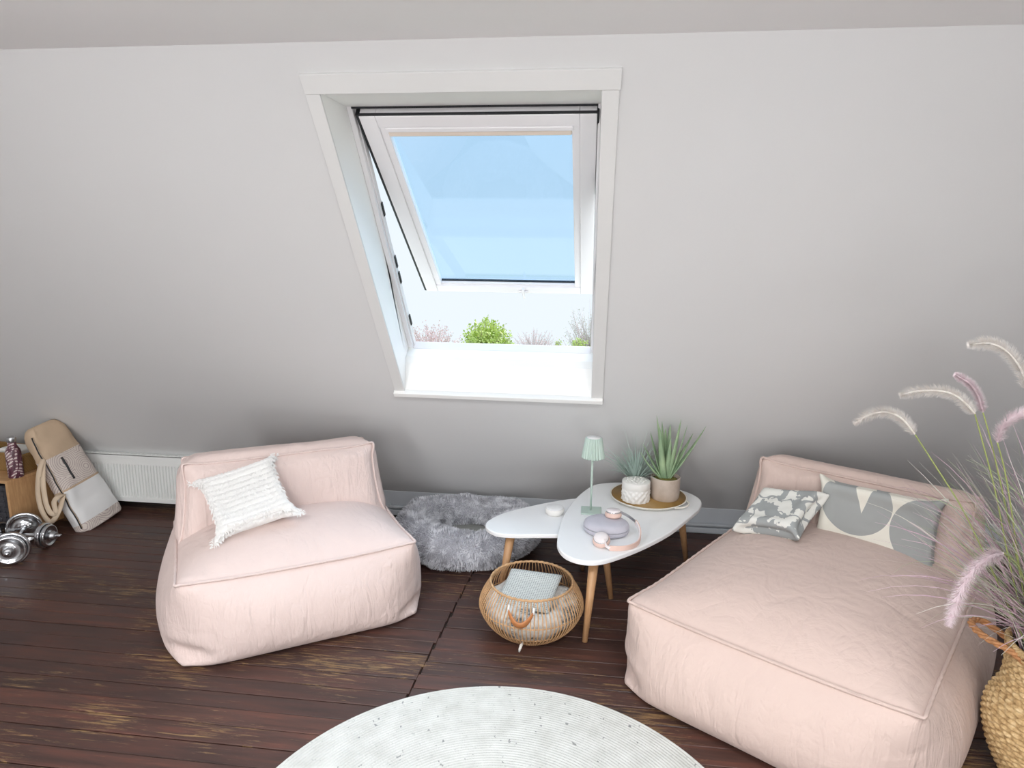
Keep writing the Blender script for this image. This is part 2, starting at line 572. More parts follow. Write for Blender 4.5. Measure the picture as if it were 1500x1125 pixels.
def cheek(x0, x1):
    prof = [(ybot, zbot), (3.515, 1.145), (3.60, 1.205), (3.75, 1.10), (3.40, 1.95), (2.96, 2.42), (2.90, ztop + T), (ytop, ztop)]
    prof = [(ybot, zbot), (3.515, 1.150), tuple(slope_pt(0, 1.15, FRD + 0.10)[1:]), tuple(slope_pt(0, 2.60, FRD + 0.10)[1:]), (2.90, ztop), (ytop, ztop)]
    n = len(prof)
    mb = MB(); mb.add([(x0, y, z) for y, z in prof] + [(x1, y, z) for y, z in prof],
                      [tuple(range(n)), tuple(range(n, 2 * n))[::-1]] + [(i, (i + 1) % n, n + (i + 1) % n, n + i) for i in range(n)])
    return mb


wpart(cheek(OX0 - T, OX0), 'lining_cheek', M['lining'])
wpart(cheek(OX1, OX1 + T), 'lining_cheek', M['lining'])
mb = MB(); mb.box(OX0 - T, OX1 + T, ytop, 2.93, ztop, ztop + T); wpart(mb, 'lining_head', M['lining'])
fb = slope_pt(0, 1.16, FRD)
mb = MB()
pr = [(ybot, zbot), (3.512, 1.120), (3.530, 1.155), (fb[1] + 0.01, fb[2]), (fb[1] + 0.01, fb[2] - 0.03), (3.55, 1.09), (ybot + 0.04, zbot)]
n = len(pr)
mb.add([(OX0 - T, y, z) for y, z in pr] + [(OX1 + T, y, z) for y, z in pr],
       [tuple(range(n)), tuple(range(n, 2 * n))[::-1]] + [(i, (i + 1) % n, n + (i + 1) % n, n + i) for i in range(n)])
wpart(mb, 'lining_foot', M['lining'])
# fixed frame
FS0, FS1 = 1.16, 2.53
for nm, (x0, x1, s0, s1) in (('frame_side', (OX0, OX0 + 0.024, FS0, FS1)), ('frame_side', (OX1 - 0.012, OX1, FS0, FS1)),
                             ('frame_bottom', (OX0 + 0.024, OX1 - 0.012, FS0 - 0.03, FS0 - 0.004)), ('frame_top', (OX0 + 0.024, OX1 - 0.012, FS1 - 0.005, FS1 + 0.06))):
    mb = MB(); sbox(mb, x0, x1, s0, s1, FRD, FRD + (0.055 if nm != 'frame_top' else 0.09)); wpart(mb, nm, M['sash'], 0.004)
mb = MB(); sbox(mb, OX0 + 0.024, OX0 + 0.030, FS0, FS1, FRD + 0.02, FRD + 0.055); wpart(mb, 'frame_bead', M['sash'], 0.002)
mb = MB(); sbox(mb, OX0 + 0.02, OX1 - 0.012, FS1 - 0.014, FS1 - 0.005, FRD - 0.002, FRD + 0.045); wpart(mb, 'top_gasket', M['black'], 0.002)
for s in (2.02, 1.72, 1.62, 1.33):
    mb = MB(); sbox(mb, OX0 + 0.030, OX0 + 0.036, s - 0.035, s + 0.035, FRD + 0.035, FRD + 0.052); wpart(mb, 'side_catch', M['black'], 0.002)
# sash, hung at the top and pushed out at the bottom
SA = math.radians(35.2)
SW = 0.93; SLn = 1.30
sroot = bpy.data.objects.new('sash', None); C.objects.link(sroot)
sroot.parent = win; sroot.matrix_parent_inverse = WINV
# local sash axes: x right, y down along the sash, z outwards
sd = Vector((0, math.cos(SA), -math.sin(SA))); sn = Vector((0, math.sin(SA), math.cos(SA)))
SM = Matrix(((1, 0, 0), (0, sd.y, sn.y), (0, sd.z, sn.z)))


def sash_part(mb, name, mat, bevel=0.003, parent=None):
    mb.v = [tuple(SM @ Vector(p) + Vector((-0.949, 2.735, 2.232))) for p in mb.v]
    o = mb.build(name, mat, None, smooth=False, bevel=bevel)
    o.parent = parent or sash
    o.matrix_parent_inverse = WINV
    return o


bpy.data.objects.remove(sroot)
mb = MB()
FWd, FTop, FBot = 0.066, 0.06, 0.062
mb.box(0, FWd, 0, SLn, 0, 0.05); mb.box(SW - FWd, SW, 0, SLn, 0, 0.05)
mb.box(FWd, SW - FWd, 0, FTop, 0, 0.05); mb.box(FWd, SW - FWd, SLn - FBot, SLn, 0, 0.05)
mb.v = [tuple(SM @ Vector(p) + Vector((-0.949, 2.735, 2.232))) for p in mb.v]
sash = mb.build('sash', M['sash'], None, smooth=False, bevel=0.004)
sash.parent = win; sash.matrix_parent_inverse = WINV
_p = sash


def sash_child(mb, name, mat, bevel=0.002):
    mb.v = [tuple(SM @ Vector(p) + Vector((-0.949, 2.735, 2.232))) for p in mb.v]
    o = mb.build(name, mat, None, smooth=False, bevel=bevel)
    o.parent = sash
    return o


mb = MB(); mb.box(FWd, FWd + 0.03, FTop, SLn - FBot, 0.008, 0.045); mb.box(SW - FWd - 0.03, SW - FWd, FTop, SLn - FBot, 0.008, 0.045)
mb.box(FWd + .03, SW - FWd - .03, SLn - FBot - 0.012, SLn - FBot, 0.014, 0.045)
sash_child(mb, 'glazing_bead', M['sash'])
mb = MB(); mb.box(FWd + 0.03, SW - FWd - 0.03, SLn - FBot - 0.014, SLn - FBot - 0.011, 0.026, 0.04); sash_child(mb, 'glazing_seal', M['black'], 0)
mb = MB(); mb.box(FWd + 0.025, SW - FWd - 0.025, FTop, FTop + 0.022, -0.004, 0.03)
bl = sash_child(mb, 'blind_cassette', M['sash'], 0.004)
mb = MB(); mb.box(FWd + 0.03, SW - FWd - 0.03, FTop + 0.022, FTop + 0.052, 0.002, 0.03); sash_child(mb, 'blind_roll', M['blind'], 0.006)
mb = MB(); mb.box(FWd + 0.02, SW - FWd - 0.02, FTop + 0.02, SLn - FBot - 0.005, 0.030, 0.036); sash_child(mb, 'glass', M['glass'], 0)
mb = MB(); mb.box(-0.016, 0.0, 0.0, SLn + 0.01, 0.012, 0.06); mb.box(SW, SW + 0.008, 0.0, SLn, 0.012, 0.06)
mb.box(-0.012, SW + 0.008, -0.006, 0.0, 0.002, 0.014); sash_child(mb, 'sash_cladding', M['black'])
mb = MB(); mb.box(0.525, 0.578, SLn - 0.035, SLn - 0.018, -0.012, 0.0); mb.box(0.546, 0.560, SLn - 0.075, SLn + 0.022, -0.026, -0.012)
sash_child(mb, 'handle', M['sash'], 0.004)

# ------------------------------------------------------------------ glowing globes added on the floor behind the viewer as fill light
def glow_mat(strength, name):
    m, nt, b = nodemat(name); g = NT(nt)
    b.inputs['Base Color'].default_value = lin(240, 236, 228)
    f = g.noise(g.coord('Object'), 12, 2)
    nt.links.new(g.ramp(f, [(0.3, (0.95, 0.97, 0.99, 1)), (0.7, (0.97, 0.99, 1, 1))]), b.inputs['Emission Color'])
    b.inputs['Emission Strength'].default_value = strength
    return m


M['glow'] = glow_mat(FLOOR_FILL_L, 'fill_globe_glow'); M['dome'] = glow_mat(CEIL_FILL_L, 'fill_dome_glow')
for lx, lab in ((-1.9, 'added glowing white fill globe behind the viewer, nearer the crate side'), (1.3, 'added glowing white fill globe behind the viewer, on the daybed side')):
    gl_ = empty('fill_globe', (lx, -0.9, 0), 0, lab, 'lamp')
    mb = MB(); mb.lathe([(0.0, 0.03)] + [(0.24 * math.sin(PI * i / 24) * (1 + 0.006 * math.cos(PI * i)), 0.27 - 0.24 * math.cos(PI * i / 24)) for i in range(1, 24)] + [(0.0, 0.51)], 32); mb.build('glow_globe', M['glow'], gl_)
    for k in range(3):
        mb = MB(); a = k * 2 * PI / 3; mb.tube([(0.16 * math.cos(a), 0.16 * math.sin(a), 0.0), (0.10 * math.cos(a), 0.10 * math.sin(a), 0.06)], 0.008, 6); mb.build('foot', M['black'], gl_)

for lx, lab in ((-1.5, 'added round fill light under the unseen ceiling, chair side'), (0.6, 'added round fill light under the unseen ceiling, daybed side')):  # round glowing fixtures added out of view to light the seats from above
    gl_ = empty('fill_dome', (lx, 0.85, CEIL), 0, lab, 'lamp')
    mb = MB(); mb.lathe([(0.29, 0.0), (0.30, -0.01), (0.30, -0.035), (0.285, -0.04)], 40); mb.build('base_ring', M['white'], gl_)
    mb = MB(); mb.lathe([(0.283, -0.035), (0.26, -0.075), (0.18, -0.11), (0.0, -0.125)], 40); mb.build('glow_dome', M['dome'], gl_)

# ------------------------------------------------------------------ trees on the rise outside
gr = MB()
gr.lathe([(0.0, -7.6), (20, -7.55), (40, -7.8), (52, -8.6)], 48, 0, 12)
tag(gr.build('ground', M['lawn']), 'grassy rise outside, below the window', kind='structure')


def leaf_mat(name, a, b_):
    m, nt, b = nodemat(name); g = NT(nt)
    info = g.noise(g.coord('Object'), 3.0, 3)
    nt.links.new(g.ramp(info, [(0.35, lin(*a)), (0.65, lin(*b_))]), b.inputs['Base Color'])
    b.inputs['Roughness'].default_value = 0.7
    b.inputs['Subsurface Weight'].default_value = 0.0
    return m


M['leaf_green'] = leaf_mat('spring_leaves', (176, 200, 84), (226, 236, 150))
M['leaf_pink'] = leaf_mat('pink_blossom', (228, 184, 184), (244, 222, 220))
M['leaf_grey'] = leaf_mat('budding_twigs', (206, 202, 190), (226, 224, 212))
M['twig'] = simple('pale_twig', (220, 206, 206), 0.9, vary=0.1)


def tree(px_x, y, top, width, height, label, mat, n_leaves, leaf, name, bare=False, twigs=60, seed=1):
    rnd = random.Random(seed)
    g0 = -7.75
    x = px_x
    t = empty(name, (x, y, g0), 0, label, 'tree', 'trees beyond the roof window')
    H = top - g0
    mb = MB()
    mb.tube([(0, 0, 0), (0.05, 0, H * 0.35), (0, 0.02, H * 0.72)], [0.16, 0.13, 0.06], 7)
    mb.build('trunk', M['bark'], t)
    br = MB(); tips = []
    for i in range(twigs):
        a = rnd.uniform(0, 2 * PI); z0 = H - height * rnd.uniform(0.55, 1.3)
        rr = width * 0.5 * math.sqrt(rnd.random())
        z1 = H - height * (1 - math.sqrt(max(0, 1 - (rr / (width * 0.5)) ** 2)) * rnd.uniform(0.55, 1.0))
        p0 = Vector((0, 0, max(0.5, z0 - 0.5))); p2 = Vector((rr * math.cos(a), rr * math.sin(a), z1))
        p1 = p0.lerp(p2, 0.5) + Vector((rnd.uniform(-.1, .1), rnd.uniform(-.1, .1), -0.12))
        br.tube([p0, p1, p2], [0.03, 0.02, 0.006], 4)
        tips.append((p1, p2))
    br.build('branches', M['twig'] if bare else M['bark'], t)
    lv = MB()
    for i in range(n_leaves):
        p1, p2 = rnd.choice(tips)
        p = p1.lerp(p2, rnd.uniform(0.2, 1.05)) + Vector([rnd.gauss(0, 0.10) for _ in range(3)]) * (1.0 if not bare else 0.7)
        d = Vector([rnd.gauss(0, 1) for _ in range(3)]).normalized() * leaf
        e = d.orthogonal().normalized() * leaf * 0.55
        lv.add([p, p + d * 0.5 + e * 0.6, p + d, p + d * 0.5 - e * 0.6], [(0, 1, 2, 3)])
    o = lv.build('leaves', mat, t, smooth=False)
    o['kind'] = 'stuff'
    return t


def out_pt(px, py, dist):
    v = RW @ np.array([px - 750., py - 562.5, 1000.])
    k = dist / v[1]
    return v[0] * k, dist, CAM_H + v[2] * k


def tree_px(px, py, dist, wpx, hpx, label, mat, n, leaf, name, **kw):
    x, y, z = out_pt(px, py, dist)
    tree(x, y, z, wpx * dist / 1000., hpx * dist / 1000., label, mat, n, leaf, name, **kw)


tree_px(714, 462, 34, 82, 56, 'bright green leafy tree beyond the window sill', M['leaf_green'], 2600, 0.16, 'leafy_tree', seed=3, twigs=90)
tree_px(630, 472, 36, 120, 52, 'pink blossoming tree beside the leafy green tree', M['leaf_pink'], 2600, 0.09, 'blossom_tree', seed=4, bare=True, twigs=150)
tree_px(784, 478, 38, 84, 44, 'bare twiggy tree between green treetops', M['leaf_pink'], 350, 0.07, 'bare_tree', seed=5, bare=True, twigs=170)
tree_px(817, 496, 36, 16, 30, 'small round green treetop beside the bare tree', M['leaf_green'], 500, 0.10, 'small_tree', seed=6, twigs=40)
tree_px(868, 430, 37, 95, 100, 'tall budding tree with sparse grey leaves', M['leaf_grey'], 1300, 0.09, 'budding_tree', seed=8, bare=True, twigs=150)
tree_px(850, 494, 33, 30, 30, 'low green bush in front of the budding tree', M['leaf_green'], 700, 0.11, 'green_bush', seed=9, twigs=50)

# ------------------------------------------------------------------ stuffed fabric: a small pressure simulation
def cloth_edges(F):
    F = np.asarray(F)
    e = np.concatenate([F[:, [0, 1]], F[:, [1, 2]], F[:, [2, 3]], F[:, [3, 0]]])
    d = np.concatenate([F[:, [0, 2]], F[:, [1, 3]]])
    e = np.unique(np.sort(e, 1), axis=0)
    # bending pairs over each inner edge
    emap = {}
    for q in F.tolist():
        for i in range(4):
            p, q2, r, s = q[i], q[(i + 1) % 4], q[(i + 2) % 4], q[(i + 3) % 4]
            emap.setdefault((min(p, q2), max(p, q2)), []).append((p, q2, r, s))
    b = []
    for (p, q2), l in emap.items():
        if len(l) == 2:
            m0 = {l[0][0]: l[0][3], l[0][1]: l[0][2]}; m1 = {l[1][0]: l[1][3], l[1][1]: l[1][2]}
            for w in (p, q2):
                b.append((m0[w], m1[w], w))
    return e, d, np.array(b)


def inflate(V, F, volmul=None, vol=None, rest=1.0, steps=70, iters=5, grav=0.0, floor=False, bend=0.15, seed=1, push=0.006, noise=0.0015, smooth_end=1, top_rest=None):
    rg = np.random.default_rng(seed)
    V = np.array(V, float); F = np.asarray(F)
    e, d, b = cloth_edges(F)
    L = lambda pr: np.linalg.norm(V[pr[:, 0]] - V[pr[:, 1]], axis=1)
    le, ld = L(e) * rest, L(d) * rest
    if top_rest:
        zt = V[:, 2].max() - 1e-6
        for pr_, ll in ((e, le), (d, ld)):
            ll[(V[pr_[:, 0], 2] > zt) & (V[pr_[:, 1], 2] > zt)] *= top_rest
    sumb = np.linalg.norm(V[b[:, 0]] - V[b[:, 2]], axis=1) + np.linalg.norm(V[b[:, 1]] - V[b[:, 2]], axis=1)
    lb = L(b)
    keep = lb > 0.95 * sumb
    b, lb = b[keep], lb[keep]
    I = np.concatenate([e[:, 0], d[:, 0], b[:, 0]]); J = np.concatenate([e[:, 1], d[:, 1], b[:, 1]])
    R = np.concatenate([le, ld, lb])
    K = np.concatenate([np.ones(len(e)), np.full(len(d), 0.4), np.full(len(b), bend)])
    nV = len(V)
    wsum = np.bincount(I, K, nV) + np.bincount(J, K, nV)
    T1 = F[:, [0, 1, 2]]; T2 = F[:, [0, 2, 3]]; TT = np.concatenate([T1, T2])

    def volume(P):
        a, b_, c = P[TT[:, 0]], P[TT[:, 1]], P[TT[:, 2]]
        return np.einsum('ij,ij->i', a, np.cross(b_, c)).sum() / 6.0
    V0 = volume(V)
    if V0 < 0:
        F = F[:, ::-1]; TT = TT[:, ::-1]; V0 = -V0
    target = vol if vol is not None else V0 * volmul
    V += rg.normal(0, noise, V.shape)
    if len(V) > 2500:                      # uneven filling, so the creases come irregular
        so = Vector((seed * 3.7, seed * 1.3, 0))
        V += np.array([mnoise.noise_vector(Vector(p) * 7.0 + so) for p in V]) * 0.011
    P = V.copy()
    for st in range(steps):
        vel = (V - P) * 0.86
        P = V.copy()
        a, b_, c = V[TT[:, 0]], V[TT[:, 1]], V[TT[:, 2]]
        nr = np.cross(b_ - a, c - a)
        vn = np.stack([sum(np.bincount(TT[:, k], nr[:, ax], nV) for k in range(3)) for ax in range(3)], 1)
        vn /= np.maximum(np.linalg.norm(vn, axis=1, keepdims=True), 1e-9)
        pr = np.clip((target - volume(V)) / target * 8.0, -1.0, 1.0)
        V = V + vel + vn * (pr * push)
        V[:, 2] -= grav
        for it in range(iters):
            D = V[J] - V[I]
            l = np.linalg.norm(D, axis=1)
            cr = ((l - R) / np.maximum(l, 1e-9) * K)[:, None] * D * 0.5
            for ax in range(3):
                V[:, ax] += 1.7 * (np.bincount(I, cr[:, ax], nV) - np.bincount(J, cr[:, ax], nV)) / wsum * 1.0
        if floor: V[:, 2] = np.maximum(V[:, 2], 0.0)
    for _ in range(smooth_end):
        acc = np.zeros_like(V); cnt = np.bincount(e[:, 0], minlength=nV) + np.bincount(e[:, 1], minlength=nV)
        for ax in range(3):
            acc[:, ax] = np.bincount(e[:, 0], V[e[:, 1], ax], nV) + np.bincount(e[:, 1], V[e[:, 0], ax], nV)
        V = V * 0.6 + 0.4 * acc / cnt[:, None]
    return V, F


def box_grid(W, D, H, c):
    """quads of a box surface, cells of about c; x centred, y from 0 to D, z from 0 to H; returns V, F and an index by grid place"""
    nx, ny, nz = max(2, round(W / c)), max(2, round(D / c)), max(2, round(H / c))
    idx = {}; V = []

    def g(i, j, k):
        key = (i, j, k)
        if key not in idx:
            idx[key] = len(V); V.append((W * (i / nx - 0.5), D * j / ny, H * k / nz))
        return idx[key]
    F = []
    for i in range(nx):
        for j in range(ny):
            F.append((g(i, j, 0), g(i, j + 1, 0), g(i + 1, j + 1, 0), g(i + 1, j, 0)))
            F.append((g(i, j, nz), g(i + 1, j, nz), g(i + 1, j + 1, nz), g(i, j + 1, nz)))
    for i in range(nx):
        for k in range(nz):
            F.append((g(i, 0, k), g(i + 1, 0, k), g(i + 1, 0, k + 1), g(i, 0, k + 1)))
            F.append((g(i, ny, k), g(i, ny, k + 1), g(i + 1, ny, k + 1), g(i + 1, ny, k)))
    for j in range(ny):
        for k in range(nz):
            F.append((g(0, j, k), g(0, j, k + 1), g(0, j + 1, k + 1), g(0, j + 1, k)))
            F.append((g(nx, j, k), g(nx, j + 1, k), g(nx, j + 1, k + 1), g(nx, j, k + 1)))
    return V, F, idx, (nx, ny, nz)


def loop_top(n, k):
    nx, ny, nz = n
    return [(i, 0, k) for i in range(nx)] + [(nx, j, k) for j in range(ny)] + [(i, ny, k) for i in range(nx, 0, -1)] + [(0, j, k) for j in range(ny, 0, -1)]


def loop_front(n, j):
    nx, ny, nz = n
    return [(i, j, 0) for i in range(nx)] + [(nx, j, k) for k in range(nz)] + [(i, j, nz) for i in range(nx, 0, -1)] + [(0, j, k) for k in range(nz, 0, -1)]


def piping_mb(P, r=0.0055, push=0.003, sub=2, centre=None):
    P = np.array(P); n = len(P)
    Q = []
    for i in range(n):                                    # catmull-rom for a smooth line
        p0, p1, p2, p3 = P[i - 1], P[i], P[(i + 1) % n], P[(i + 2) % n]
        for s in range(sub):
            t = s / sub
            Q.append(0.5 * ((2 * p1) + (-p0 + p2) * t + (2 * p0 - 5 * p1 + 4 * p2 - p3) * t * t + (-p0 + 3 * p1 - 3 * p2 + p3) * t ** 3))
    Q = np.array(Q)
    if centre is not None:
        dirv = Q - centre; dirv /= np.linalg.norm(dirv, axis=1, keepdims=True)
        Q = Q + dirv * push
    mb = MB(); mb.tube(Q, r, 6, closed=True)
    return mb


def lounge(name, loc, rz, W, D, H, bd, bh, label, mat, seed, by, lean):
    root = empty(name, (loc[0], loc[1], 0), rz, label, 'lounge chair')
    V, F, idx, n = box_grid(W, D, H, 0.024)
    V, F = inflate(V, F, volmul=1.28, rest=1.05, steps=75, iters=6, floor=True, grav=0.00015, top_rest=1.02, seed=seed, push=0.005, bend=0.32, smooth_end=2)
    me = np_mesh('seat', V, F)
    seat = link('seat', me, mat, root, sub=1)
    c = V.mean(0)
    lp = [V[idx[q]] for q in loop_top(n, n[2])]
    piping_mb(lp, 0.0065, 0.005, centre=c).build('piping', mat, seat)
    V2, F2, idx2, n2 = box_grid(W - 0.02, bd, bh, 0.024)
    V2 = [(x * (1 - 0.09 * z / bh), y, z) for x, y, z in V2]
    V2, F2 = inflate(V2, F2, volmul=1.24, rest=1.045, steps=60, iters=6, grav=0.0001, seed=seed + 5, push=0.005, bend=0.30, smooth_end=2)
    me = np_mesh('backrest', V2, F2)
    back = link('backrest', me, mat, root, sub=1)
    back.location = (0, by, 0.375); back.rotation_euler = (-lean, 0, 0)
    c2 = V2.mean(0)
    piping_mb([V2[idx2[q]] for q in loop_front(n2, 0)], 0.0065, 0.005, centre=c2).build('piping', mat, back)
    piping_mb([V2[idx2[q]] for q in loop_front(n2, n2[1])], 0.0065, 0.005, centre=c2).build('piping', mat, back)
    return root, V


chair_rz = math.atan2(0.540, 0.842)
lounge('lounge_chair', (-1.232, 2.645), chair_rz, 1.00, 0.72, 0.42, 0.23, 0.40,
       'pink fabric lounge chair with a white fringed cushion on it', M['pink'], 11, 0.45, math.radians(9))
chaise_rz = math.atan2(-0.56, 0.829)
lounge('lounge_chaise', (0.164 + 0.829 * 0.525, 2.526 - 0.56 * 0.525), chaise_rz, 1.01, 1.28, 0.42, 0.23, 0.385,
       'deep pink fabric daybed with two grey patterned cushions', M['pink2'], 23, 1.06, math.radians(12))


# ------------------------------------------------------------------ cushions
def cushion(name, w, hgt, vol, mat, corners, label, c=0.014, seed=1, group=None, lift=0.0, cat='cushion'):
    nx, ny = round(w / c), round(hgt / c)
    idx = {}; V = []; UV = []

    def g(i, j, s):
        edge = i in (0, nx) or j in (0, ny)
        key = (i, j, 0 if edge else s)
        if key not in idx:
            idx[key] = len(V)
            V.append((w * (i / nx - .5), hgt * (j / ny - .5), 0.0 if edge else 0.004 * s)); UV.append((i / nx, j / ny))
        return idx[key]
    F = []
    for i in range(nx):
        for j in range(ny):
            F.append((g(i, j, 1), g(i + 1, j, 1), g(i + 1, j + 1, 1), g(i, j + 1, 1)))
            F.append((g(i, j, -1), g(i, j + 1, -1), g(i + 1, j + 1, -1), g(i + 1, j, -1)))
    V, F = inflate(V, F, vol=vol, rest=1.0, steps=60, iters=6, seed=seed, push=0.004, bend=0.08, noise=0.0006)
    me = np_mesh(name, V, F)
    uvl = me.uv_layers.new(name='UVMap')
    UV = np.array(UV)
    lidx = np.zeros(len(me.loops), dtype=np.int32); me.loops.foreach_get('vertex_index', lidx)
    uvl.data.foreach_set('uv', UV[lidx].astype(np.float32).ravel())
    A, B, C2, D = [np.array(q, float) for q in corners]
    ex = (B - A) + (C2 - D); ex /= np.linalg.norm(ex)
    ey = (D - A) + (C2 - B); ey -= ex * ey.dot(ex); ey /= np.linalg.norm(ey)
    ez = np.cross(ex, ey)
    ce = (A + B + C2 + D) / 4 + ez * lift
    root = empty(name, ce, 0, label, cat, group)
    mm = Matrix.Identity(4)
    for r in range(3):
        mm[r][0], mm[r][1], mm[r][2], mm[r][3] = ex[r], ey[r], ez[r], ce[r]
    root.matrix_world = mm
    body = link('cover', me, mat, root, sub=1)
    return root, body, V, idx, (nx, ny), F


def geo_mat():
    m, nt, b = nodemat('geometric_print'); g = NT(nt)
    uv = g.coord('UV', (1.5, 1, 1), loc=(0.0, -0.09, 0))

    def circ(cx, cy, r):
        x = g.n('ShaderNodeVectorMath', operation='DISTANCE')
        nt.links.new(uv, x.inputs[0]); x.inputs[1].default_value = (cx, cy, 0)
        return g.math('LESS_THAN', x.outputs['Value'], r)
    sp = g.n('ShaderNodeSeparateXYZ'); nt.links.new(uv, sp.inputs[0])
    u, v = sp.outputs[0], sp.outputs[1]
    notch = g.math('LESS_THAN', g.math('ABSOLUTE', g.math('SUBTRACT', u, 0.60)), g.math('MULTIPLY', g.math('SUBTRACT', v, 0.50), 0.30))
    heart = g.math('MULTIPLY', circ(0.53, 0.62, 0.40), g.math('SUBTRACT', 1.0, notch))
    gray = g.math('MAXIMUM', heart, circ(1.36, 0.42, 0.44))
    gray = g.math('MAXIMUM', gray, circ(0.55, -0.27, 0.43))
    gray = g.math('MAXIMUM', gray, circ(-0.22, 0.45, 0.34))
    rect = g.math('MULTIPLY', g.math('GREATER_THAN', u, 0.86), g.math('LESS_THAN', v, 0.10))
    rect = g.math('MULTIPLY', rect, g.math('LESS_THAN', u, 1.16))
    gray = g.math('MULTIPLY', gray, g.math('SUBTRACT', 1.0, rect))
    nt.links.new(g.mix(gray, lin(226, 223, 212), lin(158, 161, 160)), b.inputs['Base Color'])
    b.inputs['Roughness'].default_value = 0.85
    g.bump(b, g.noise(g.coord('Object'), 500, 2), 0.2, 0.002)
    return m


def blossom_mat():
    m, nt, b = nodemat('blossom_print'); g = NT(nt)
    uv = g.coord('UV', (1.0, 1.0, 1), loc=(0.37, 0.11, 0))
    big = g.noise(uv, 4.2, 1.5, 0.5, 0.6)
    scal = g.vor(uv, 26, 'SMOOTH_F1')
    branch = g.math('ABSOLUTE', g.math('SUBTRACT', g.noise(g.coord('UV', (1, 1, 1), loc=(4.1, 2.0, 0)), 3.0, 1, 0.5, 0.4), 0.5))
    f = g.math('SUBTRACT', big, g.math('MULTIPLY', scal, 0.22))
    gray = g.math('MAXIMUM', g.step(f, 0.385, 0.40), g.step(g.math('SUBTRACT', 0.022, branch), -0.004, 0.004))
    nt.links.new(g.mix(gray, lin(228, 228, 222), lin(158, 162, 162)), b.inputs['Base Color'])
    b.inputs['Roughness'].default_value = 0.85
    g.bump(b, g.noise(g.coord('Object'), 500, 2), 0.2, 0.002)
    return m


M['geo'] = geo_mat(); M['blossom'] = blossom_mat()
cushion('geometric_cushion', 0.55, 0.37, 0.0095, M['geo'], [(1.049, 3.140, .392), (1.460, 2.855, .402), (1.482, 2.896, .722), (1.071, 3.181, .712)],
        'oblong cushion printed with large grey and cream curves', seed=4)
cushion('blossom_cushion', 0.37, 0.36, 0.0062, M['blossom'], [(0.661, 3.045, 0.440), (0.897, 2.810, 0.515), (1.100, 3.142, 0.661), (0.852, 3.377, 0.586)],
        'square cushion with grey blossom print leaning on the oblong cushion', seed=5)
wc, wb, WV, widx, (wnx, wny), WF = cushion('fringed_cushion', 0.43, 0.41, 0.0095, M['pillow_white'],
        [(-1.604, 2.624, 0.437), (-1.317, 2.917, 0.468), (-1.542, 3.060, 0.714), (-1.908, 2.831, 0.587)],
        'white cushion with ragged fringe rows on the pink chair', seed=6, lift=0.030)
# fringe rows on the cushion face and its ragged edge
rnd = random.Random(3)
fr = MB()


def tuft(p, d, n, L, w):
    p = Vector(p); d = Vector(d).normalized(); n = Vector(n).normalized(); s = d.cross(n).normalized()
    a = p - s * w; b2 = p + s * w
    mid = p + d * L * 0.55 + n * L * 0.28
    tip = p + d * L + n * L * 0.15
    fr.add([a, b2, mid + s * w * 0.8, mid - s * w * 0.8, tip], [(0, 1, 2, 3), (3, 2, 4)])


for row in range(1, wny, 2):
    for i in range(1, wnx):
        for r in range(7):
            t = rnd.random()
            p = WV[widx[(i, row, 1)]] * (1 - t) + WV[widx[(min(i + 1, wnx), row, 1 if i + 1 < wnx else 0)]] * t
            tuft(p + np.array([0, rnd.uniform(-.003, .003), 0.001]), (rnd.uniform(-.5, .5), -1, 0), (0, rnd.uniform(-.3, .3), 1), rnd.uniform(.014, .034), rnd.uniform(.001, .0026))
for side in range(4):
    n_ = wny if side in (0, 2) else wnx
    for i in range(n_):
        key = [(0, i, 0), (i, 0, 0), (wnx, i, 0), (i, wny, 0)][side]
        d = [(-1, 0), (0, -1), (1, 0), (0, 1)][side]
        p = WV[widx[key]]
        for r in range(6 if side != 1 else 2):
            q = p + np.array([abs(d[1]) * rnd.uniform(-.007, .007), abs(d[0]) * rnd.uniform(-.007, .007), rnd.uniform(-.004, .004)])
            tuft(q, (d[0] + rnd.uniform(-.6, .6), d[1] + rnd.uniform(-.6, .6), rnd.uniform(-.4, .4)), (0, 0, 1), rnd.uniform(.008, .024), rnd.uniform(.001, .003))
o = fr.build('fringe', M['pillow_white'], wc, smooth=False); o['kind'] = 'stuff'


# ------------------------------------------------------------------ round braided rug
def rug_mat():
    m, nt, b = nodemat('braided_rug_cotton'); g = NT(nt)
    v = g.coord('Object')
    base = g.ramp(g.noise(v, 14, 4), [(0.3, lin(198, 198, 193)), (0.7, lin(216, 216, 212))])
    sp = g.step(g.noise(v, 70, 2), 0.66, 0.72)
    sp2 = g.step(g.noise(g.coord('Object', loc=(5, 5, 5)), 42, 1), 0.72, 0.76)
    col = g.mix(g.math('MULTIPLY', sp, 0.35), base, lin(150, 152, 150))
    col = g.mix(g.math('MULTIPLY', sp2, 0.7), col, lin(96, 98, 100))
    nt.links.new(col, b.inputs['Base Color']); b.inputs['Roughness'].default_value = 0.95
    g.bump(b, g.noise(v, 160, 3), 0.5, 0.004)
    return m


M['rug'] = rug_mat()
rug = empty('round_rug', (-0.244, 1.603, 0), 0, 'round off-white braided rug on the dark floor', 'rug')
coil = MB()
RP = 0.0118
prof = []
nr = int(0.826 / RP)
for i in range(nr):
    r0 = i * RP
    for q in range(4):
        prof.append((max(r0 + RP * q / 4, 0.0001 if i + q else 0.0), 0.006 + 0.0045 * math.sin(PI * q / 4)))
prof.append((nr * RP, 0.006)); prof.append((nr * RP + 0.002, 0.0)); prof.append((0.0, 0.0))
coil.lathe(prof, 180)
coil.build('braid_coil', M['rug'], rug)

# ------------------------------------------------------------------ dog bed
db = empty('pet_bed', (-0.705, 3.700, 0), 0, 'round fluffy grey pet bed below the roof window', 'pet bed')
RX, RY = 0.315, 0.262


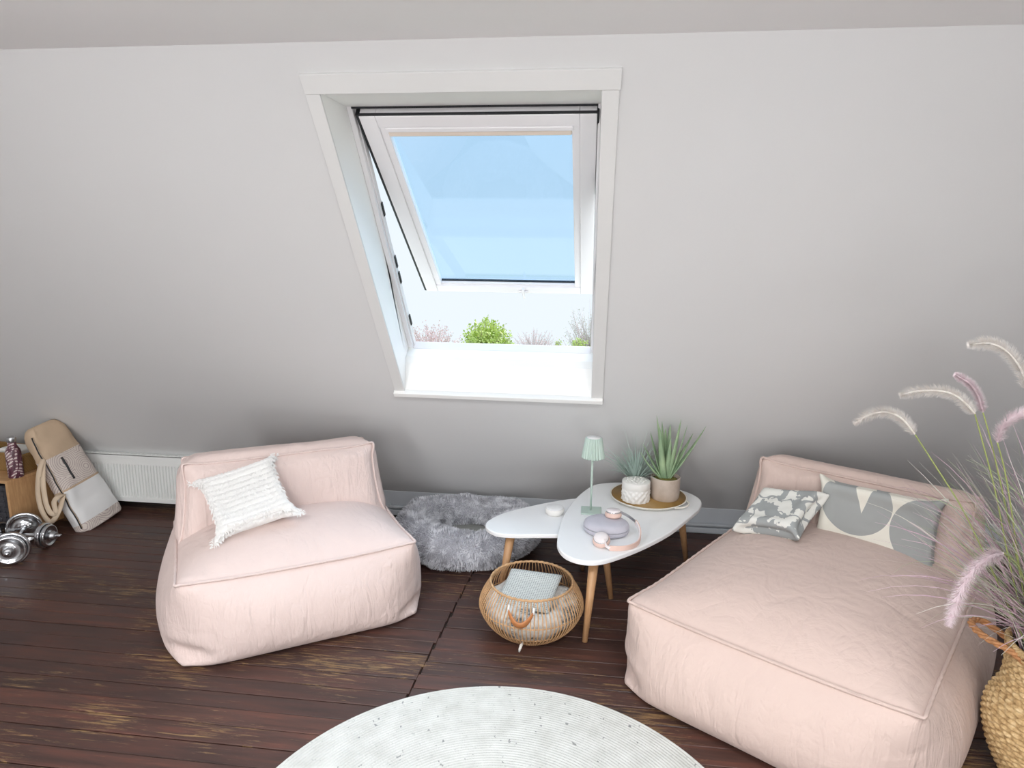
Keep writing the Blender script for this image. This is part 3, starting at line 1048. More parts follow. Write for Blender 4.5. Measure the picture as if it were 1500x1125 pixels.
def bed_pt(a, t, k=1.0):
    lump = 1 + 0.07 * math.sin(3 * a + 0.6) + 0.05 * math.sin(7 * a + 1.9) + 0.03 * math.sin(12 * a)
    tr = 0.104 * lump * k
    zc = 0.108 + 0.012 * math.sin(2 * a + 1.0)
    cx_, cy_ = RX * math.cos(a), RY * math.sin(a)
    nx_, ny_ = math.cos(a) / RX, math.sin(a) / RY
    l = math.hypot(nx_, ny_); nx_ /= l; ny_ /= l
    c_, s_ = math.cos(t), math.sin(t)
    hz = tr * (1.02 if a > 0 and a < PI else 0.9)
    return Vector((cx_ + nx_ * tr * c_ * 1.05, cy_ + ny_ * tr * c_ * 1.05, max(0.0, zc + hz * s_)))


NA, NT_ = 96, 28
V = []; F = []
for i in range(NA):
    for j in range(NT_):
        V.append(bed_pt(2 * PI * i / NA, 2 * PI * j / NT_))
for i in range(NA):
    for j in range(NT_):
        F.append((i * NT_ + j, ((i + 1) % NA) * NT_ + j, ((i + 1) % NA) * NT_ + (j + 1) % NT_, i * NT_ + (j + 1) % NT_))
me = np_mesh('rim', V, F)
rim = link('rim', me, M['fur_base'], db)


def fur_mat():
    m, nt, b = nodemat('grey_plush_fur'); g = NT(nt)
    v = g.coord('Object')
    nt.links.new(g.ramp(g.noise(v, 40, 3), [(0.3, lin(206, 207, 214)), (0.7, lin(244, 245, 250))]), b.inputs['Base Color'])
    b.inputs['Roughness'].default_value = 0.8
    b.inputs['Sheen Weight'].default_value = 0.3
    return m


M['fur'] = fur_mat()
NF = 42000
ra = RNG.random(NF) * 2 * PI; rt = RNG.random(NF) * 2 * PI
fv = []; ff = []
for i in range(NF):
    a, t = float(ra[i]), float(rt[i])
    p = bed_pt(a, t)
    if p.z < 0.012: continue
    c0 = bed_pt(a, t, 0.5)
    n_ = (p - c0)
    if n_.length < 1e-6: continue
    n_.normalize()
    clump = mnoise.noise_vector(p * 22.0)
    d = (n_ + clump * 1.3 + Vector((random.gauss(0, .25), random.gauss(0, .25), random.gauss(0, .25) - 0.25))).normalized()
    Lh = random.uniform(0.014, 0.026)
    s = d.cross(n_); s = s.normalized() if s.length > 1e-4 else d.orthogonal().normalized()
    w = 0.0013
    mid = p + n_ * 0.006 + d * Lh * 0.5; tip = p + d * Lh
    mid.z = max(mid.z, 0.004); tip.z = max(tip.z, 0.003)
    for q in (mid, tip): q.y = min(q.y, 0.415 - max(0.0, q.z - WZ) / math.tan(SLOPE))
    k = len(fv)
    fv += [p - s * w - n_ * .003, p + s * w - n_ * .003, mid + s * w, mid - s * w, tip]
    ff += [(k, k + 1, k + 2, k + 3), (k + 3, k + 2, k + 4)]
me = np_mesh('fur', fv, ff)
o = link('fur', me, M['fur'], rim); o['kind'] = 'stuff'
pad = MB()
pad.lathe([(0.0, 0.078), (0.14, 0.076), (0.21, 0.062), (0.235, 0.03), (0.23, 0.008), (0, 0.006)], 48, sx=1.12, sy=0.95)
pad.build('pad', M['bed_pad'], db)

# ------------------------------------------------------------------ the two white tables


def smooth_closed(P, n=10):
    P = [Vector((p[0], p[1], 0)) for p in P]; k = len(P); out = []
    for i in range(k):
        p0, p1, p2, p3 = P[i - 1], P[i], P[(i + 1) % k], P[(i + 2) % k]
        for s in range(n):
            t = s / n
            q = 0.5 * ((2 * p1) + (p2 - p0) * t + (2 * p0 - 5 * p1 + 4 * p2 - p3) * t * t + (3 * p1 - 3 * p2 + p3 - p0) * t ** 3)
            out.append((q.x, q.y))
    return out


def table(name, outline, ztop, thick, legs, label, org):
    t = empty(name, (org[0], org[1], 0), 0, label, 'table')
    mb = MB(); mb.prism([(x - org[0], y - org[1]) for x, y in outline], ztop - thick, ztop)
    mb.build('tabletop', M['tabletop'], t, smooth=False, bevel=0.006, bseg=3)
    for (tx, ty, fx, fy) in legs:
        mb = MB()
        mb.tube([(fx - org[0], fy - org[1], 0.0), (tx - org[0], ty - org[1], ztop - thick + 0.002)], [0.0125, 0.0235], 16)
        mb.build('leg', M['leg_wood'], t)
    return t


big_out = smooth_closed([(-.139, 2.985), (-.129, 2.893), (-.09, 2.815), (-.02, 2.775), (.06, 2.785), (.15, 2.855), (.27, 2.98), (.40, 3.15), (.52, 3.36),
                         (.585, 3.49), (.602, 3.59), (.572, 3.672), (.50, 3.745), (.37, 3.795), (.22, 3.815), (.10, 3.79), (.02, 3.735), (-.05, 3.58), (-.10, 3.40), (-.132, 3.20)], 6)
table('coffee_table', big_out, 0.405, 0.024, [(0.035, 2.87, 0.005, 2.80), (0.49, 3.58, 0.559, 3.669), (0.06, 3.62, 0.01, 3.69)],
      'larger white pebble-shaped coffee table carrying lamp and plants', (0.2, 3.3))
small_out = smooth_closed([(-.11, 3.112), (-.25, 3.09), (-.36, 3.074), (-.44, 3.08), (-.495, 3.13), (-.51, 3.18), (-.50, 3.235), (-.44, 3.335), (-.32, 3.445), (-.19, 3.54),
                           (-.08, 3.60), (.02, 3.60), (.09, 3.52), (.11, 3.38), (.10, 3.23), (.03, 3.14)], 6)
table('side_table', small_out, 0.372, 0.022, [(-.375, 3.14, -.425, 3.09), (.075, 3.25, .129, 3.203), (-.03, 3.46, -.02, 3.50)],
      'smaller white pebble-shaped table tucked under the larger one', (-0.2, 3.3))
TZ = 0.405

# table lamp
lp_ = empty('table_lamp', (0.015, 3.345, TZ), 0, 'mint green table lamp with pleated shade', 'lamp')
mb = MB(); mb.box(-0.052, 0.052, -0.052, 0.052, 0.0, 0.007); o = mb.build('base', M['mint'], lp_, smooth=False, bevel=0.003)
mb = MB(); mb.tube([(-0.003, 0, 0.005), (-0.003, 0, 0.36)], 0.0055, 12); mb.build('pole', M['mint'], lp_)
mb = MB(); NP = 22
mb.lathe([(0.053, 0.290), (0.055, 0.289), (0.055, 0.292), (0.0395, 0.391), (0.037, 0.394), (0.0, 0.395)], NP * 8, mod=lambda r, z, a: r * (1 + 0.085 * (abs(((a * NP / (2 * PI)) % 1.0) - 0.5) * 4 - 1)) if r > 0.038 else r)
mb.lathe([(0.051, 0.2905), (0.035, 0.388), (0.0, 0.389)], 48)
mb.build('shade', M['mint'], lp_)
mb = MB(); mb.lathe([(0.0, 0.3955), (0.034, 0.3955), (0.035, 0.393)], 32); mb.build('shade_cap', M['ceramic_w'], lp_)

# tray
tr = empty('serving_tray', (0.32, 3.575, TZ), math.radians(12), 'round cream tray with bronze inside carrying two potted plants', 'tray')
mb = MB(); mb.lathe([(0.0, 0.0), (0.178, 0.0), (0.194, 0.008), (0.204, 0.018), (0.207, 0.020), (0.205, 0.0225), (0.199, 0.021), (0.189, 0.011), (0.180, 0.0075)], 64)
mb.build('dish', M['cream'], tr)
mb = MB(); mb.lathe([(0.0, 0.0085), (0.180, 0.0085), (0.1895, 0.012), (0.1985, 0.0212)], 64); mb.build('inner_glaze', M['tray_in'], tr)
mb = MB()
pts = []
for i in range(13):
    a = math.radians(-66 + i * 3.2)
    rr = 0.208 + 0.024 * math.sin(PI * i / 12)
    pts.append((rr * math.cos(a), rr * math.sin(a), 0.018))
mb.tube(pts, 0.0045, 8); mb.build('handle', M['cream'], tr)

# pots
def glaze_mat():
    m, nt, b = nodemat('taupe_crackle_glaze'); g = NT(nt)
    v = g.coord('Object')
    f = g.noise(v, 14, 5, 0.6)
    sp = g.coord('Object', (1, 1, 1))
    nt.links.new(g.ramp(f, [(0.3, lin(178, 162, 148)), (0.7, lin(198, 184, 172))]), b.inputs['Base Color'])
    b.inputs['Roughness'].default_value = 0.22
    return m


M['taupe'] = glaze_mat()
TP = TZ + 0.008
pt = empty('aloe_pot', (0.403, 3.545, TP), 0, 'aloe plant in a glossy taupe pot on the tray', 'potted plant')
mb = MB(); mb.lathe([(0.0, 0.0), (0.058, 0.0), (0.069, 0.006), (0.0765, 0.025), (0.078, 0.06), (0.0775, 0.128), (0.0765, 0.134), (0.073, 0.134), (0.072, 0.128), (0.071, 0.108)], 48)
mb.build('pot', M['taupe'], pt)
mb = MB()
mb.lathe([(0.072, 0.112), (0.05, 0.124), (0.02, 0.130), (0.0, 0.132)], 40, mod=lambda r, z, a: r)
mb.v = [(x + 0, y, z + 0.006 * mnoise.noise(Vector((x * 60, y * 60, 0)))) for x, y, z in mb.v]
mb.build('moss', M['moss'], pt)


def aloe_mat():
    m, nt, b = nodemat('aloe_leaf'); g = NT(nt)
    v = g.coord('Object', (8, 8, 3))
    f = g.noise(v, 3, 4)
    spots = g.step(g.noise(g.coord('Object'), 130, 1), 0.66, 0.72)
    col = g.ramp(f, [(0.3, lin(122, 150, 118)), (0.7, lin(166, 190, 148))])
    nt.links.new(g.mix(g.math('MULTIPLY', spots, 0.35), col, lin(190, 206, 180)), b.inputs['Base Color'])
    b.inputs['Roughness'].default_value = 0.4
    return m


M['aloe'] = aloe_mat()


def aloe_leaf(parent, az, tilt0, tilt1, L, w, base_r=0.012):
    mb = MB(); N = 14
    d_h = Vector((math.cos(az), math.sin(az), 0)); side = Vector((-math.sin(az), math.cos(az), 0))
    p = d_h * base_r + Vector((0, 0, 0.118)); rows = []
    for i in range(N + 1):
        t = i / N
        th = tilt0 + (tilt1 - tilt0) * t
        d = d_h * math.sin(th) + Vector((0, 0, 1)) * math.cos(th)
        nrm = -d_h * math.cos(th) + Vector((0, 0, 1)) * math.sin(th)
        ww = w * (1 - t) ** 0.62 * (0.72 + 0.7 * t * (1 - t)) + 0.0005
        th_ = ww * 0.42
        rows.append([p + side * ww, p + side * ww * 0.5 - nrm * th_, p - nrm * th_ * 1.3, p - side * ww * 0.5 - nrm * th_, p - side * ww, p - side * ww * .5 + nrm * th_ * .05, p + nrm * -th_ * .1, p + side * ww * .5 + nrm * th_ * .05])
        if 0 < i < N - 1:
            for sg in (1, -1):
                for q in (0.0, 0.5):
                    b0 = p + side * ww * sg * 0.97 + d * (L / N) * q
                    mb.add([b0 - d * 0.0018, b0 + d * 0.0018, b0 + side * sg * 0.0035 + d * 0.001 + nrm * 0.0005], [(0, 1, 2)])
        p = p + d * (L / N)
    vs = [q for r in rows for q in r]; fs = []
    for i in range(N):
        for j in range(8):
            fs.append((i * 8 + j, i * 8 + (j + 1) % 8, (i + 1) * 8 + (j + 1) % 8, (i + 1) * 8 + j))
    fs.append(tuple(range(8))); fs.append(tuple(N * 8 + j for j in range(8)))
    mb.add(vs, fs)
    return mb.build('leaf', M['aloe'], parent)


R_ = math.radians
for az, t0, t1, L, w in [(R_(168), .62, .50, .22, .016), (R_(205), .12, .24, .36, .016), (R_(230), .30, .12, .31, .018), (R_(320), .20, .15, .35, .017), (R_(350), .30, .22, .32, .017),
                         (R_(5), .62, .48, .35, .017), (R_(25), .55, .5, .28, .015), (R_(100), .18, .12, .27, .014), (R_(75), .14, .2, .29, .013), (R_(150), .4, .3, .26, .014),
                         (R_(185), .85, .55, .20, .017), (R_(280), .22, .1, .24, .015), (R_(130), .1, .14, .31, .012)]:
    aloe_leaf(pt, az, t0, t1, L, w * 1.75)

wp = empty('textured_pot', (0.247, 3.495, TP), 0, 'white faceted ceramic pot with a lid on the tray', 'pot')
mb = MB()


def facet(r, z, a):
    if z < 0.075 and r > 0.06:
        k = 14
        u1 = (a / (2 * PI) * k + z / 0.036) % 1.0; u2 = (a / (2 * PI) * k - z / 0.036) % 1.0
        return r - 0.009 * (abs(u1 - .5) + abs(u2 - .5)) + 0.003
    return r


prof = [(0.0, 0.0), (0.060, 0.0), (0.070, 0.008)] + [(0.0745, 0.010 + i * 0.004) for i in range(17)] + [(0.0735, 0.077), (0.0722, 0.079), (0.0740, 0.081), (0.0745, 0.112), (0.0735, 0.117), (0.070, 0.119), (0.0, 0.119)]
mb.lathe(prof, 112, mod=facet)
mb.build('pot', M['ceramic_w'], wp)
mb = MB()
for q in range(26):
    a = q * 2.39996; r = 0.011 * math.sqrt(q + .4)
    if r < 0.064: mb.lathe([(0.0075, 0.1185), (0.006, 0.1215), (0.0, 0.123)], 6, r * math.cos(a), r * math.sin(a))
o = mb.build('lid_beads', M['ceramic_w'], wp); o['kind'] = 'stuff'

ap = empty('air_plant', (0.252, 3.634, TP), 0, 'spiky grey green grass plant in a small tan pot behind the white pot', 'potted plant')
mb = MB(); mb.lathe([(0.0, 0.0), (0.044, 0.0), (0.052, 0.03), (0.055, 0.082), (0.052, 0.084), (0.048, 0.07), (0.0, 0.066)], 32); mb.build('pot', M['leather'], ap)
M['tilland'] = leaf_mat('silvery_leaf', (160, 186, 176), (216, 228, 220))


def solid_bvh(names):
    """surfaces of finished things in world space, so that leaves can be grown clear of them"""
    bpy.context.view_layer.update()
    out = []
    for r in names:
        st = [bpy.data.objects[r]]
        while st:
            q = st.pop(); st += list(q.children)
            if q.type == 'MESH':
                out.append(BVHTree.FromPolygons([q.matrix_world @ v.co for v in q.data.vertices], [tuple(p.vertices) for p in q.data.polygons]))
    return out


def grow(mb, org, solids, make, tries=30):
    for _ in range(tries):
        t = MB(); make(t)
        tree_ = BVHTree.FromPolygons([Vector(p) + Vector(org) for p in t.v], t.f)
        if not any(tree_.overlap(q) for q in solids):
            mb.add(t.v, t.f); return True
    return False


def blade(mb, p, az, t0, t1, L, w, N=9, twist=0.0):
    dh = Vector((math.cos(az), math.sin(az), 0)); sd_ = Vector((-math.sin(az), math.cos(az), 0))
    p = Vector(p); vs = []
    for i in range(N + 1):
        t = i / N; th = t0 + (t1 - t0) * t * t
        d = dh * math.sin(th) + Vector((0, 0, 1)) * math.cos(th)
        n_ = -dh * math.cos(th) + Vector((0, 0, 1)) * math.sin(th)
        ww = w * (1 - t ** 1.6) + 0.0003
        s = sd_ * math.cos(twist * t) + n_ * math.sin(twist * t)
        vs += [p + s * ww, p + n_ * ww * -0.5, p - s * ww]
        p = p + d * L / N
    fs = []
    for i in range(N):
        k = i * 3
        fs += [(k, k + 1, k + 4, k + 3), (k + 1, k + 2, k + 5, k + 4)]
    mb.add(vs, fs)


rnd = random.Random(12)
mb = MB()
near = solid_bvh(['aloe_pot', 'textured_pot', 'wall_back', 'table_lamp'])
for i in range(210):
    def mk(t):
        az = rnd.uniform(0, 2 * PI); t0 = rnd.uniform(0.0, 0.95)
        blade(t, (0.02 * math.cos(az), 0.02 * math.sin(az), 0.068), az, t0, t0 + rnd.uniform(0.1, 1.1), rnd.uniform(0.13, 0.25), rnd.uniform(0.002, 0.0042), 8, rnd.uniform(-1, 1))
    grow(mb, ap.location, near, mk)
for az, t0, t1, L in [(R_(190), .35, .4, .30), (R_(175), .9, 1.3, .20), (R_(160), .1, .2, .30), (R_(60), .15, .2, .30), (R_(20), .25, .3, .30), (R_(210), 1.0, 2.2, .24), (R_(225), .9, 2.4, .26), (R_(200), 1.0, 2.0, .22), (R_(110), .05, .1, .31)]:
    def mk(t): blade(t, (0, 0, 0.068), az + rnd.gauss(0, .12), t0 * rnd.uniform(.6, 1.0), t1 * rnd.uniform(.8, 1.0), (L + 0.03) * rnd.uniform(.85, 1.0), 0.0032, 10, 0.4)
    grow(mb, ap.location, near, mk, 60)
o = mb.build('foliage', M['tilland'], ap); o['kind'] = 'stuff'

# puck
pk = empty('smart_speaker', (-0.174, 3.365, 0.372), 0, 'small white puck-shaped speaker on the smaller table', 'speaker')
mb = MB(); mb.lathe([(0.0, 0.0), (0.040, 0.0), (0.047, 0.006), (0.0495, 0.02), (0.0485, 0.030), (0.047, 0.0325)], 40); mb.build('body', M['ceramic_w'], pk)
mb = MB(); mb.lathe([(0.047, 0.0325), (0.044, 0.038), (0.036, 0.0415), (0.0, 0.043)], 40); mb.build('fabric_top', M['puck'], pk)

# headphone case and headphones
hc = empty('headphone_case', (0.088, 3.095, TZ), math.radians(-8), 'lavender grey hard case under the headphones', 'case')
def blob(r): return [(r * 0.0, 0), ]
mb = MB(); mb.lathe([(0.0, 0.0), (0.085, 0.0), (0.100, 0.008), (0.105, 0.022), (0.1045, 0.027)], 56, sx=1.0, sy=0.95, mod=lambda r, z, a: r * (1 + 0.05 * math.cos(2 * a + .5))); mb.build('bottom_shell', M['case'], hc)
mb = MB(); mb.lathe([(0.103, 0.027), (0.102, 0.0285), (0.103, 0.030)], 56, sx=1.0, sy=0.95, mod=lambda r, z, a: r * (1 + 0.05 * math.cos(2 * a + .5))); mb.build('zip', M['steel'], hc)
mb = MB(); mb.lathe([(0.1045, 0.030), (0.105, 0.036), (0.100, 0.050), (0.086, 0.059), (0.05, 0.062), (0.0, 0.063)], 56, sx=1.0, sy=0.95, mod=lambda r, z, a: r * (1 + 0.05 * math.cos(2 * a + .5))); mb.build('top_shell', M['case'], hc)

hp = empty('headphones', (0.12, 3.03, TZ), 0, 'blush pink over-ear headphones draped over the grey case', 'headphones')


def cup(c, ax):
    ax = Vector(ax).normalized(); q = Vector((0, 0, 1)).rotation_difference(ax).to_matrix()
    def put(mb): mb.v = [tuple(q @ Vector(p) + Vector(c)) for p in mb.v]; return mb
    mb = MB(); mb.lathe([(0.0, -0.002), (0.026, -0.002), (0.037, 0.0), (0.0405, 0.007), (0.0395, 0.017), (0.034, 0.021), (0.0, 0.021)], 36)
    cu = put(mb).build('ear_cushion', M['hp_pink'], hp)
    mb = MB(); mb.lathe([(0.034, 0.020), (0.0335, 0.030), (0.032, 0.034), (0.0, 0.034)], 36); ho = put(mb).build('ear_cup', M['hp_white'], hp)
    mb = MB(); mb.lathe([(0.033, 0.022), (0.0347, 0.0235), (0.0347, 0.0265), (0.033, 0.028)], 36); put(mb).build('metal_ring', M['chrome'], ho)
    mb = MB(); mb.lathe([(0.029, 0.034), (0.028, 0.0352), (0.0, 0.0352)], 36); put(mb).build('cap_disc', M['hp_white'], ho)


c1 = Vector((0.0, 0.105, 0.064)); cup(c1, (0.0, 0.08, 1))
c2 = Vector((-0.055, -0.085, 0.0145)); cup(c2, (-0.1, -0.42, 1.0))
band = [c1 + Vector((0.030, 0.0, 0.026)), Vector((0.075, 0.105, 0.068)), Vector((0.112, 0.062, 0.052)), Vector((0.126, 0.0, 0.031)), Vector((0.112, -0.070, 0.016)), Vector((0.070, -0.118, 0.0122)), Vector((0.015, -0.140, 0.0122)), Vector((-0.030, -0.138, 0.0165)), c2 + Vector((0.012, -0.032, 0.030))]


def cr_open(P, n=8):
    P = [Vector(p) for p in P]; out = []
    for i in range(len(P) - 1):
        p0, p1, p2, p3 = P[max(i - 1, 0)], P[i], P[i + 1], P[min(i + 2, len(P) - 1)]
        for s in range(n):
            t = s / n
            out.append(0.5 * ((2 * p1) + (p2 - p0) * t + (2 * p0 - 5 * p1 + 4 * p2 - p3) * t * t + (3 * p1 - 3 * p2 + p3 - p0) * t ** 3))
    out.append(P[-1]); return out


bp = cr_open(band, 8)


def ribbon_band(mb, path, half, thick, ctr):
    vs = []; n = len(path)
    for i, p in enumerate(path):
        t = (path[min(i + 1, n - 1)] - path[max(i - 1, 0)]).normalized()
        up = Vector((0, 0, 1)); up = (up - t * up.dot(t)).normalized(); o_ = t.cross(up).normalized()
        h_ = half if not hasattr(half, '__len__') else half[i]
        vs += [p + up * h_ + o_ * thick, p + up * h_ - o_ * thick, p - up * h_ - o_ * thick, p - up * h_ + o_ * thick]
    fs = [(0, 1, 2, 3)[::-1], tuple((n - 1) * 4 + j for j in range(4))]
    for i in range(n - 1):
        for j in range(4):
            fs.append((i * 4 + j, i * 4 + (j + 1) % 4, (i + 1) * 4 + (j + 1) % 4, (i + 1) * 4 + j))
    mb.add(vs, fs)


nb = len(bp)
mb = MB(); ribbon_band(mb, bp[14:nb - 10], 0.0125, 0.0022, None); mb.v = [(x, y, max(z, 0.0)) for x, y, z in mb.v]
hb = mb.build('headband', M['hp_pink'], hp, smooth=False, bevel=0.002)
inner = [p + (Vector((0.03, -0.01, p.z)) - p).normalized() * 0.0045 for p in bp[15:nb - 12]]
mb = MB(); ribbon_band(mb, inner, 0.0115, 0.0025, None); mb.v = [(x, y, max(z, 0.0)) for x, y, z in mb.v]; mb.build('headband_padding', M['hp_white'], hp, smooth=False, bevel=0.002)
mb = MB(); ribbon_band(mb, bp[:16], 0.006, 0.0018, None); mb.build('slider_arm', M['steel'], hp, smooth=False)
mb = MB(); ribbon_band(mb, bp[nb - 12:], 0.006, 0.0022, None); mb.build('slider_arm', M['hp_white'], hp, smooth=False)

# ------------------------------------------------------------------ pixel helpers (a pixel gives a direction; the depth plane gives the place)
def px_ray(px, py): return RW @ np.array([px - 750., py - 562.5, 1000.])


def px_y(px, py, y):
    v = px_ray(px, py); k = y / v[1]
    return Vector((v[0] * k, y, CAM_H + v[2] * k))


def px_z(px, py, z):
    v = px_ray(px, py); k = (z - CAM_H) / v[2]
    return Vector((v[0] * k, v[1] * k, z))


# ------------------------------------------------------------------ rattan basket with blanket and knitted cushion
M['rattan'] = simple('rattan', (198, 158, 116), 0.5, vary=0.18, nscale=40, bump=0.1, bscale=300)
BX, BY = -0.245, 2.868
rb = empty('rattan_basket', (BX, BY, 0), 0, 'round open rattan basket on the floor below the tables', 'basket')
bprof = [(0.135, 0.004), (0.175, 0.032), (0.213, 0.075), (0.236, 0.122), (0.2385, 0.145), (0.231, 0.172), (0.213, 0.208), (0.188, 0.245)]


def prof_r(z):
    for (r0, z0), (r1, z1) in zip(bprof, bprof[1:]):
        if z <= z1: return r0 + (r1 - r0) * (z - z0) / (z1 - z0)
    return bprof[-1][0]


mb = MB(); NS = 84
for i in range(NS):
    a = 2 * PI * i / NS + random.uniform(-.006, .006)
    mb.tube([(r * math.cos(a), r * math.sin(a), z) for r, z in cr_open([(r, z, 0) for r, z in bprof], 2) for r, z in [(r, z)]] if False else
            [(q.x * math.cos(a), q.x * math.sin(a), q.y) for q in cr_open([(r, z, 0) for r, z in bprof], 2)], 0.0029, 5)
o = mb.build('spokes', M['rattan'], rb); o['kind'] = 'stuff'


def ring(r, z, tr, wrap=0.0, k=120):
    P = []
    for i in range(k):
        a = 2 * PI * i / k
        P.append((r * math.cos(a), r * math.sin(a), z + wrap * math.sin(46 * a)))
    return P


for z, tr in ((0.004, 0.005), (0.062, 0.0024), (0.138, 0.0028)):
    mb = MB(); mb.tube(ring(prof_r(z) - 0.004, z, tr), tr, 6, closed=True)
    mb.build('hoop', M['rattan'], rb)
mb = MB(); mb.tube(ring(0.188, 0.247, 0.005, 0.0015, 276), 0.0058, 8, closed=True); mb.build('rim', M['rattan'], rb)
mb = MB(); mb.lathe([(0.0, 0.002), (0.13, 0.002), (0.137, 0.005), (0.13, 0.008), (0.0, 0.008)], 40); mb.build('floor', M['rattan'], rb) if False else mb.build('basket_bottom', M['rattan'], rb)
# leather handle, crescent laid on the outside
ha = math.atan2(-1.0, -0.12)
hd = Vector((math.cos(ha), math.sin(ha), 0)); hs = Vector((-math.sin(ha), math.cos(ha), 0))
P = []; RR = []
for i in range(15):
    u = -1 + 2 * i / 14
    z = 0.212 - 0.052 * (1 - u * u)
    P.append(hd * (prof_r(z) + 0.010) + hs * (u * 0.055) + Vector((0, 0, z)))
    RR.append(0.006 + 0.013 * (1 - u * u))
mb = MB(); mb.tube(P, RR, 10, flat=0.42); mb.build('handle', M['leather'], rb)
for i in (0, 14):
    mb = MB(); mb.tube([P[i] + Vector((0, 0, -0.006)), P[i] + Vector((0, 0, 0.018)) - hd * 0.012], 0.0055, 8); mb.build('handle_loop', M['ceramic_w'], rb)

bk = empty('throw_blanket', (BX, BY, 0.009), 0, 'bundled white and grey blanket inside the rattan basket', 'blanket')


def blanket_mat():
    m, nt, b = nodemat('marled_blanket'); g = NT(nt)
    v = g.coord('Object')
    sp = g.coord('Object', (1, 1, 1), loc=(-0.06, 0.02, 0))
    patch = g.step(g.noise(g.coord('Object', (1, 1, 2.0), loc=(0.33, 0.1, 0)), 6.5, 2), 0.52, 0.60)
    speck = g.ramp(g.noise(v, 90, 3), [(0.4, lin(88, 88, 88)), (0.6, lin(206, 202, 196))])
    white = g.ramp(g.noise(v, 50, 3), [(0.3, lin(208, 204, 198)), (0.7, lin(238, 236, 232))])
    nt.links.new(g.mix(patch, white, speck), b.inputs['Base Color'])
    b.inputs['Roughness'].default_value = 0.95
    g.bump(b, g.noise(v, 80, 3), 0.7, 0.006)
    return m


M['blanket'] = blanket_mat()
mb = MB()
bp_ = [(0.0, 0.0), (0.115, 0.0), (0.155, 0.03), (0.192, 0.07), (0.210, 0.105), (0.212, 0.130), (0.195, 0.152), (0.15, 0.160), (0.09, 0.150), (0.0, 0.142)]
mb.lathe([(q.x, q.y) for q in cr_open([(r, z, 0) for r, z in bp_], 4)], 72)
mb.v = [(x * (1 - 0.06 * abs(mnoise.noise(Vector((x * 14, y * 14, z * 9))))), y * (1 - 0.06 * abs(mnoise.noise(Vector((y * 14, x * 14, z * 9 + 5))))), z * (1 + 0.22 * mnoise.noise(Vector((x * 9, y * 9, 2)))) if z > 0.03 else z) for x, y, z in mb.v]
mb.build('folds', M['blanket'], bk)
mb = MB(); mb.tube([(-0.02, -0.17, 0.03), (-0.026, -0.196, 0.025), (-0.03, -0.2, 0.012), (-0.032, -0.2, 0.0)], [0.006, 0.007, 0.006, 0.004], 6)
mb.build('tassel', M['knit_white'], bk)


def dotted_mat():
    m, nt, b = nodemat('grey_dotted_knit'); g = NT(nt)
    uv = g.coord('UV', (26, 26, 1))
    d = g.vor(uv, 1.0, 'F1', 'Distance', 0.1)
    nt.links.new(g.mix(g.step(d, 0.22, 0.36), lin(140, 146, 146), lin(206, 210, 208)), b.inputs['Base Color'])
    b.inputs['Roughness'].default_value = 0.95
    g.bump(b, d, 0.6, 0.004)
    return m


M['dotted'] = dotted_mat()
cushion('knitted_cushion', 0.27, 0.25, 0.0014, M['dotted'], [(-0.385, 2.80, .168), (-0.17, 2.755, .168), (-0.125, 2.925, .240), (-0.345, 2.985, .218)],
        'small grey dotted knitted cushion lying in the rattan basket', seed=9)

# ------------------------------------------------------------------ radiator
rd = empty('radiator', (-3.0, 3.895, 0), 0, 'low white ribbed panel radiator under the slope', 'radiator')
mb = MB(); RW2 = 1.10; z0, z1 = 0.07, 0.388
prof = []
nrib = 50
for i in range(nrib):
    x = -RW2 / 2 + 0.02 + (RW2 - 0.04) * i / nrib; w = (RW2 - 0.04) / nrib
    prof += [(x, 0.0), (x + w * 0.45, 0.0), (x + w * 0.6, 0.009), (x + w * 0.88, 0.009)]
prof.append((RW2 / 2 - 0.02, 0.0))
lv = [(z0, 0), (z0 + 0.028, 0), (z0 + 0.04, 1), (z1 - 0.075, 1), (z1 - 0.062, 0), (z1, 0)]
n = len(prof); vs = []; fs = []
for z, k in lv:
    vs += [(x, d * k, z) for x, d in prof]
for r in range(len(lv) - 1):
    for i in range(n - 1): fs.append((r * n + i, r * n + i + 1, (r + 1) * n + i + 1, (r + 1) * n + i))
mb.add(vs, fs)
mb.box(-RW2 / 2 + 0.02, RW2 / 2 - 0.02, 0.011, 0.03, z0, z1 - 0.002)
mb.build('front_panel', M['radiator'], rd, smooth=False)
for s in (-1, 1):
    mb = MB(); xx = s * (RW2 / 2 - 0.01); mb.box(xx - 0.011, xx + 0.011, -0.003, 0.05, z0, z1 + 0.002); mb.build('side_cover', M['radiator'], rd, smooth=False, bevel=0.003)
mb = MB(); mb.box(-RW2 / 2 + 0.02, RW2 / 2 - 0.02, 0.0, 0.05, z1 - 0.004, z1 + 0.002)
for i in range(40):
    x = -RW2 / 2 + 0.04 + i * (RW2 - 0.08) / 40
    mb.box(x, x + 0.02, 0.012, 0.036, z1 + 0.001, z1 + 0.004)
tg = mb.build('top_grille', M['radiator'], rd, smooth=False); tg['kind'] = 'stuff'
for s in (-1, 1):
    mb = MB(); mb.box(s * 0.45 - 0.015, s * 0.45 + 0.015, 0.03, 0.05, z0 + 0.03, z0 + 0.06); mb.build('bracket', M['radiator'], rd, smooth=False)
mb = MB(); mb.tube([(0.50, 0.03, z0 + 0.005), (0.50, 0.03, 0.0)], 0.009, 8); mb.build('supply_pipe', M['radiator'], rd)

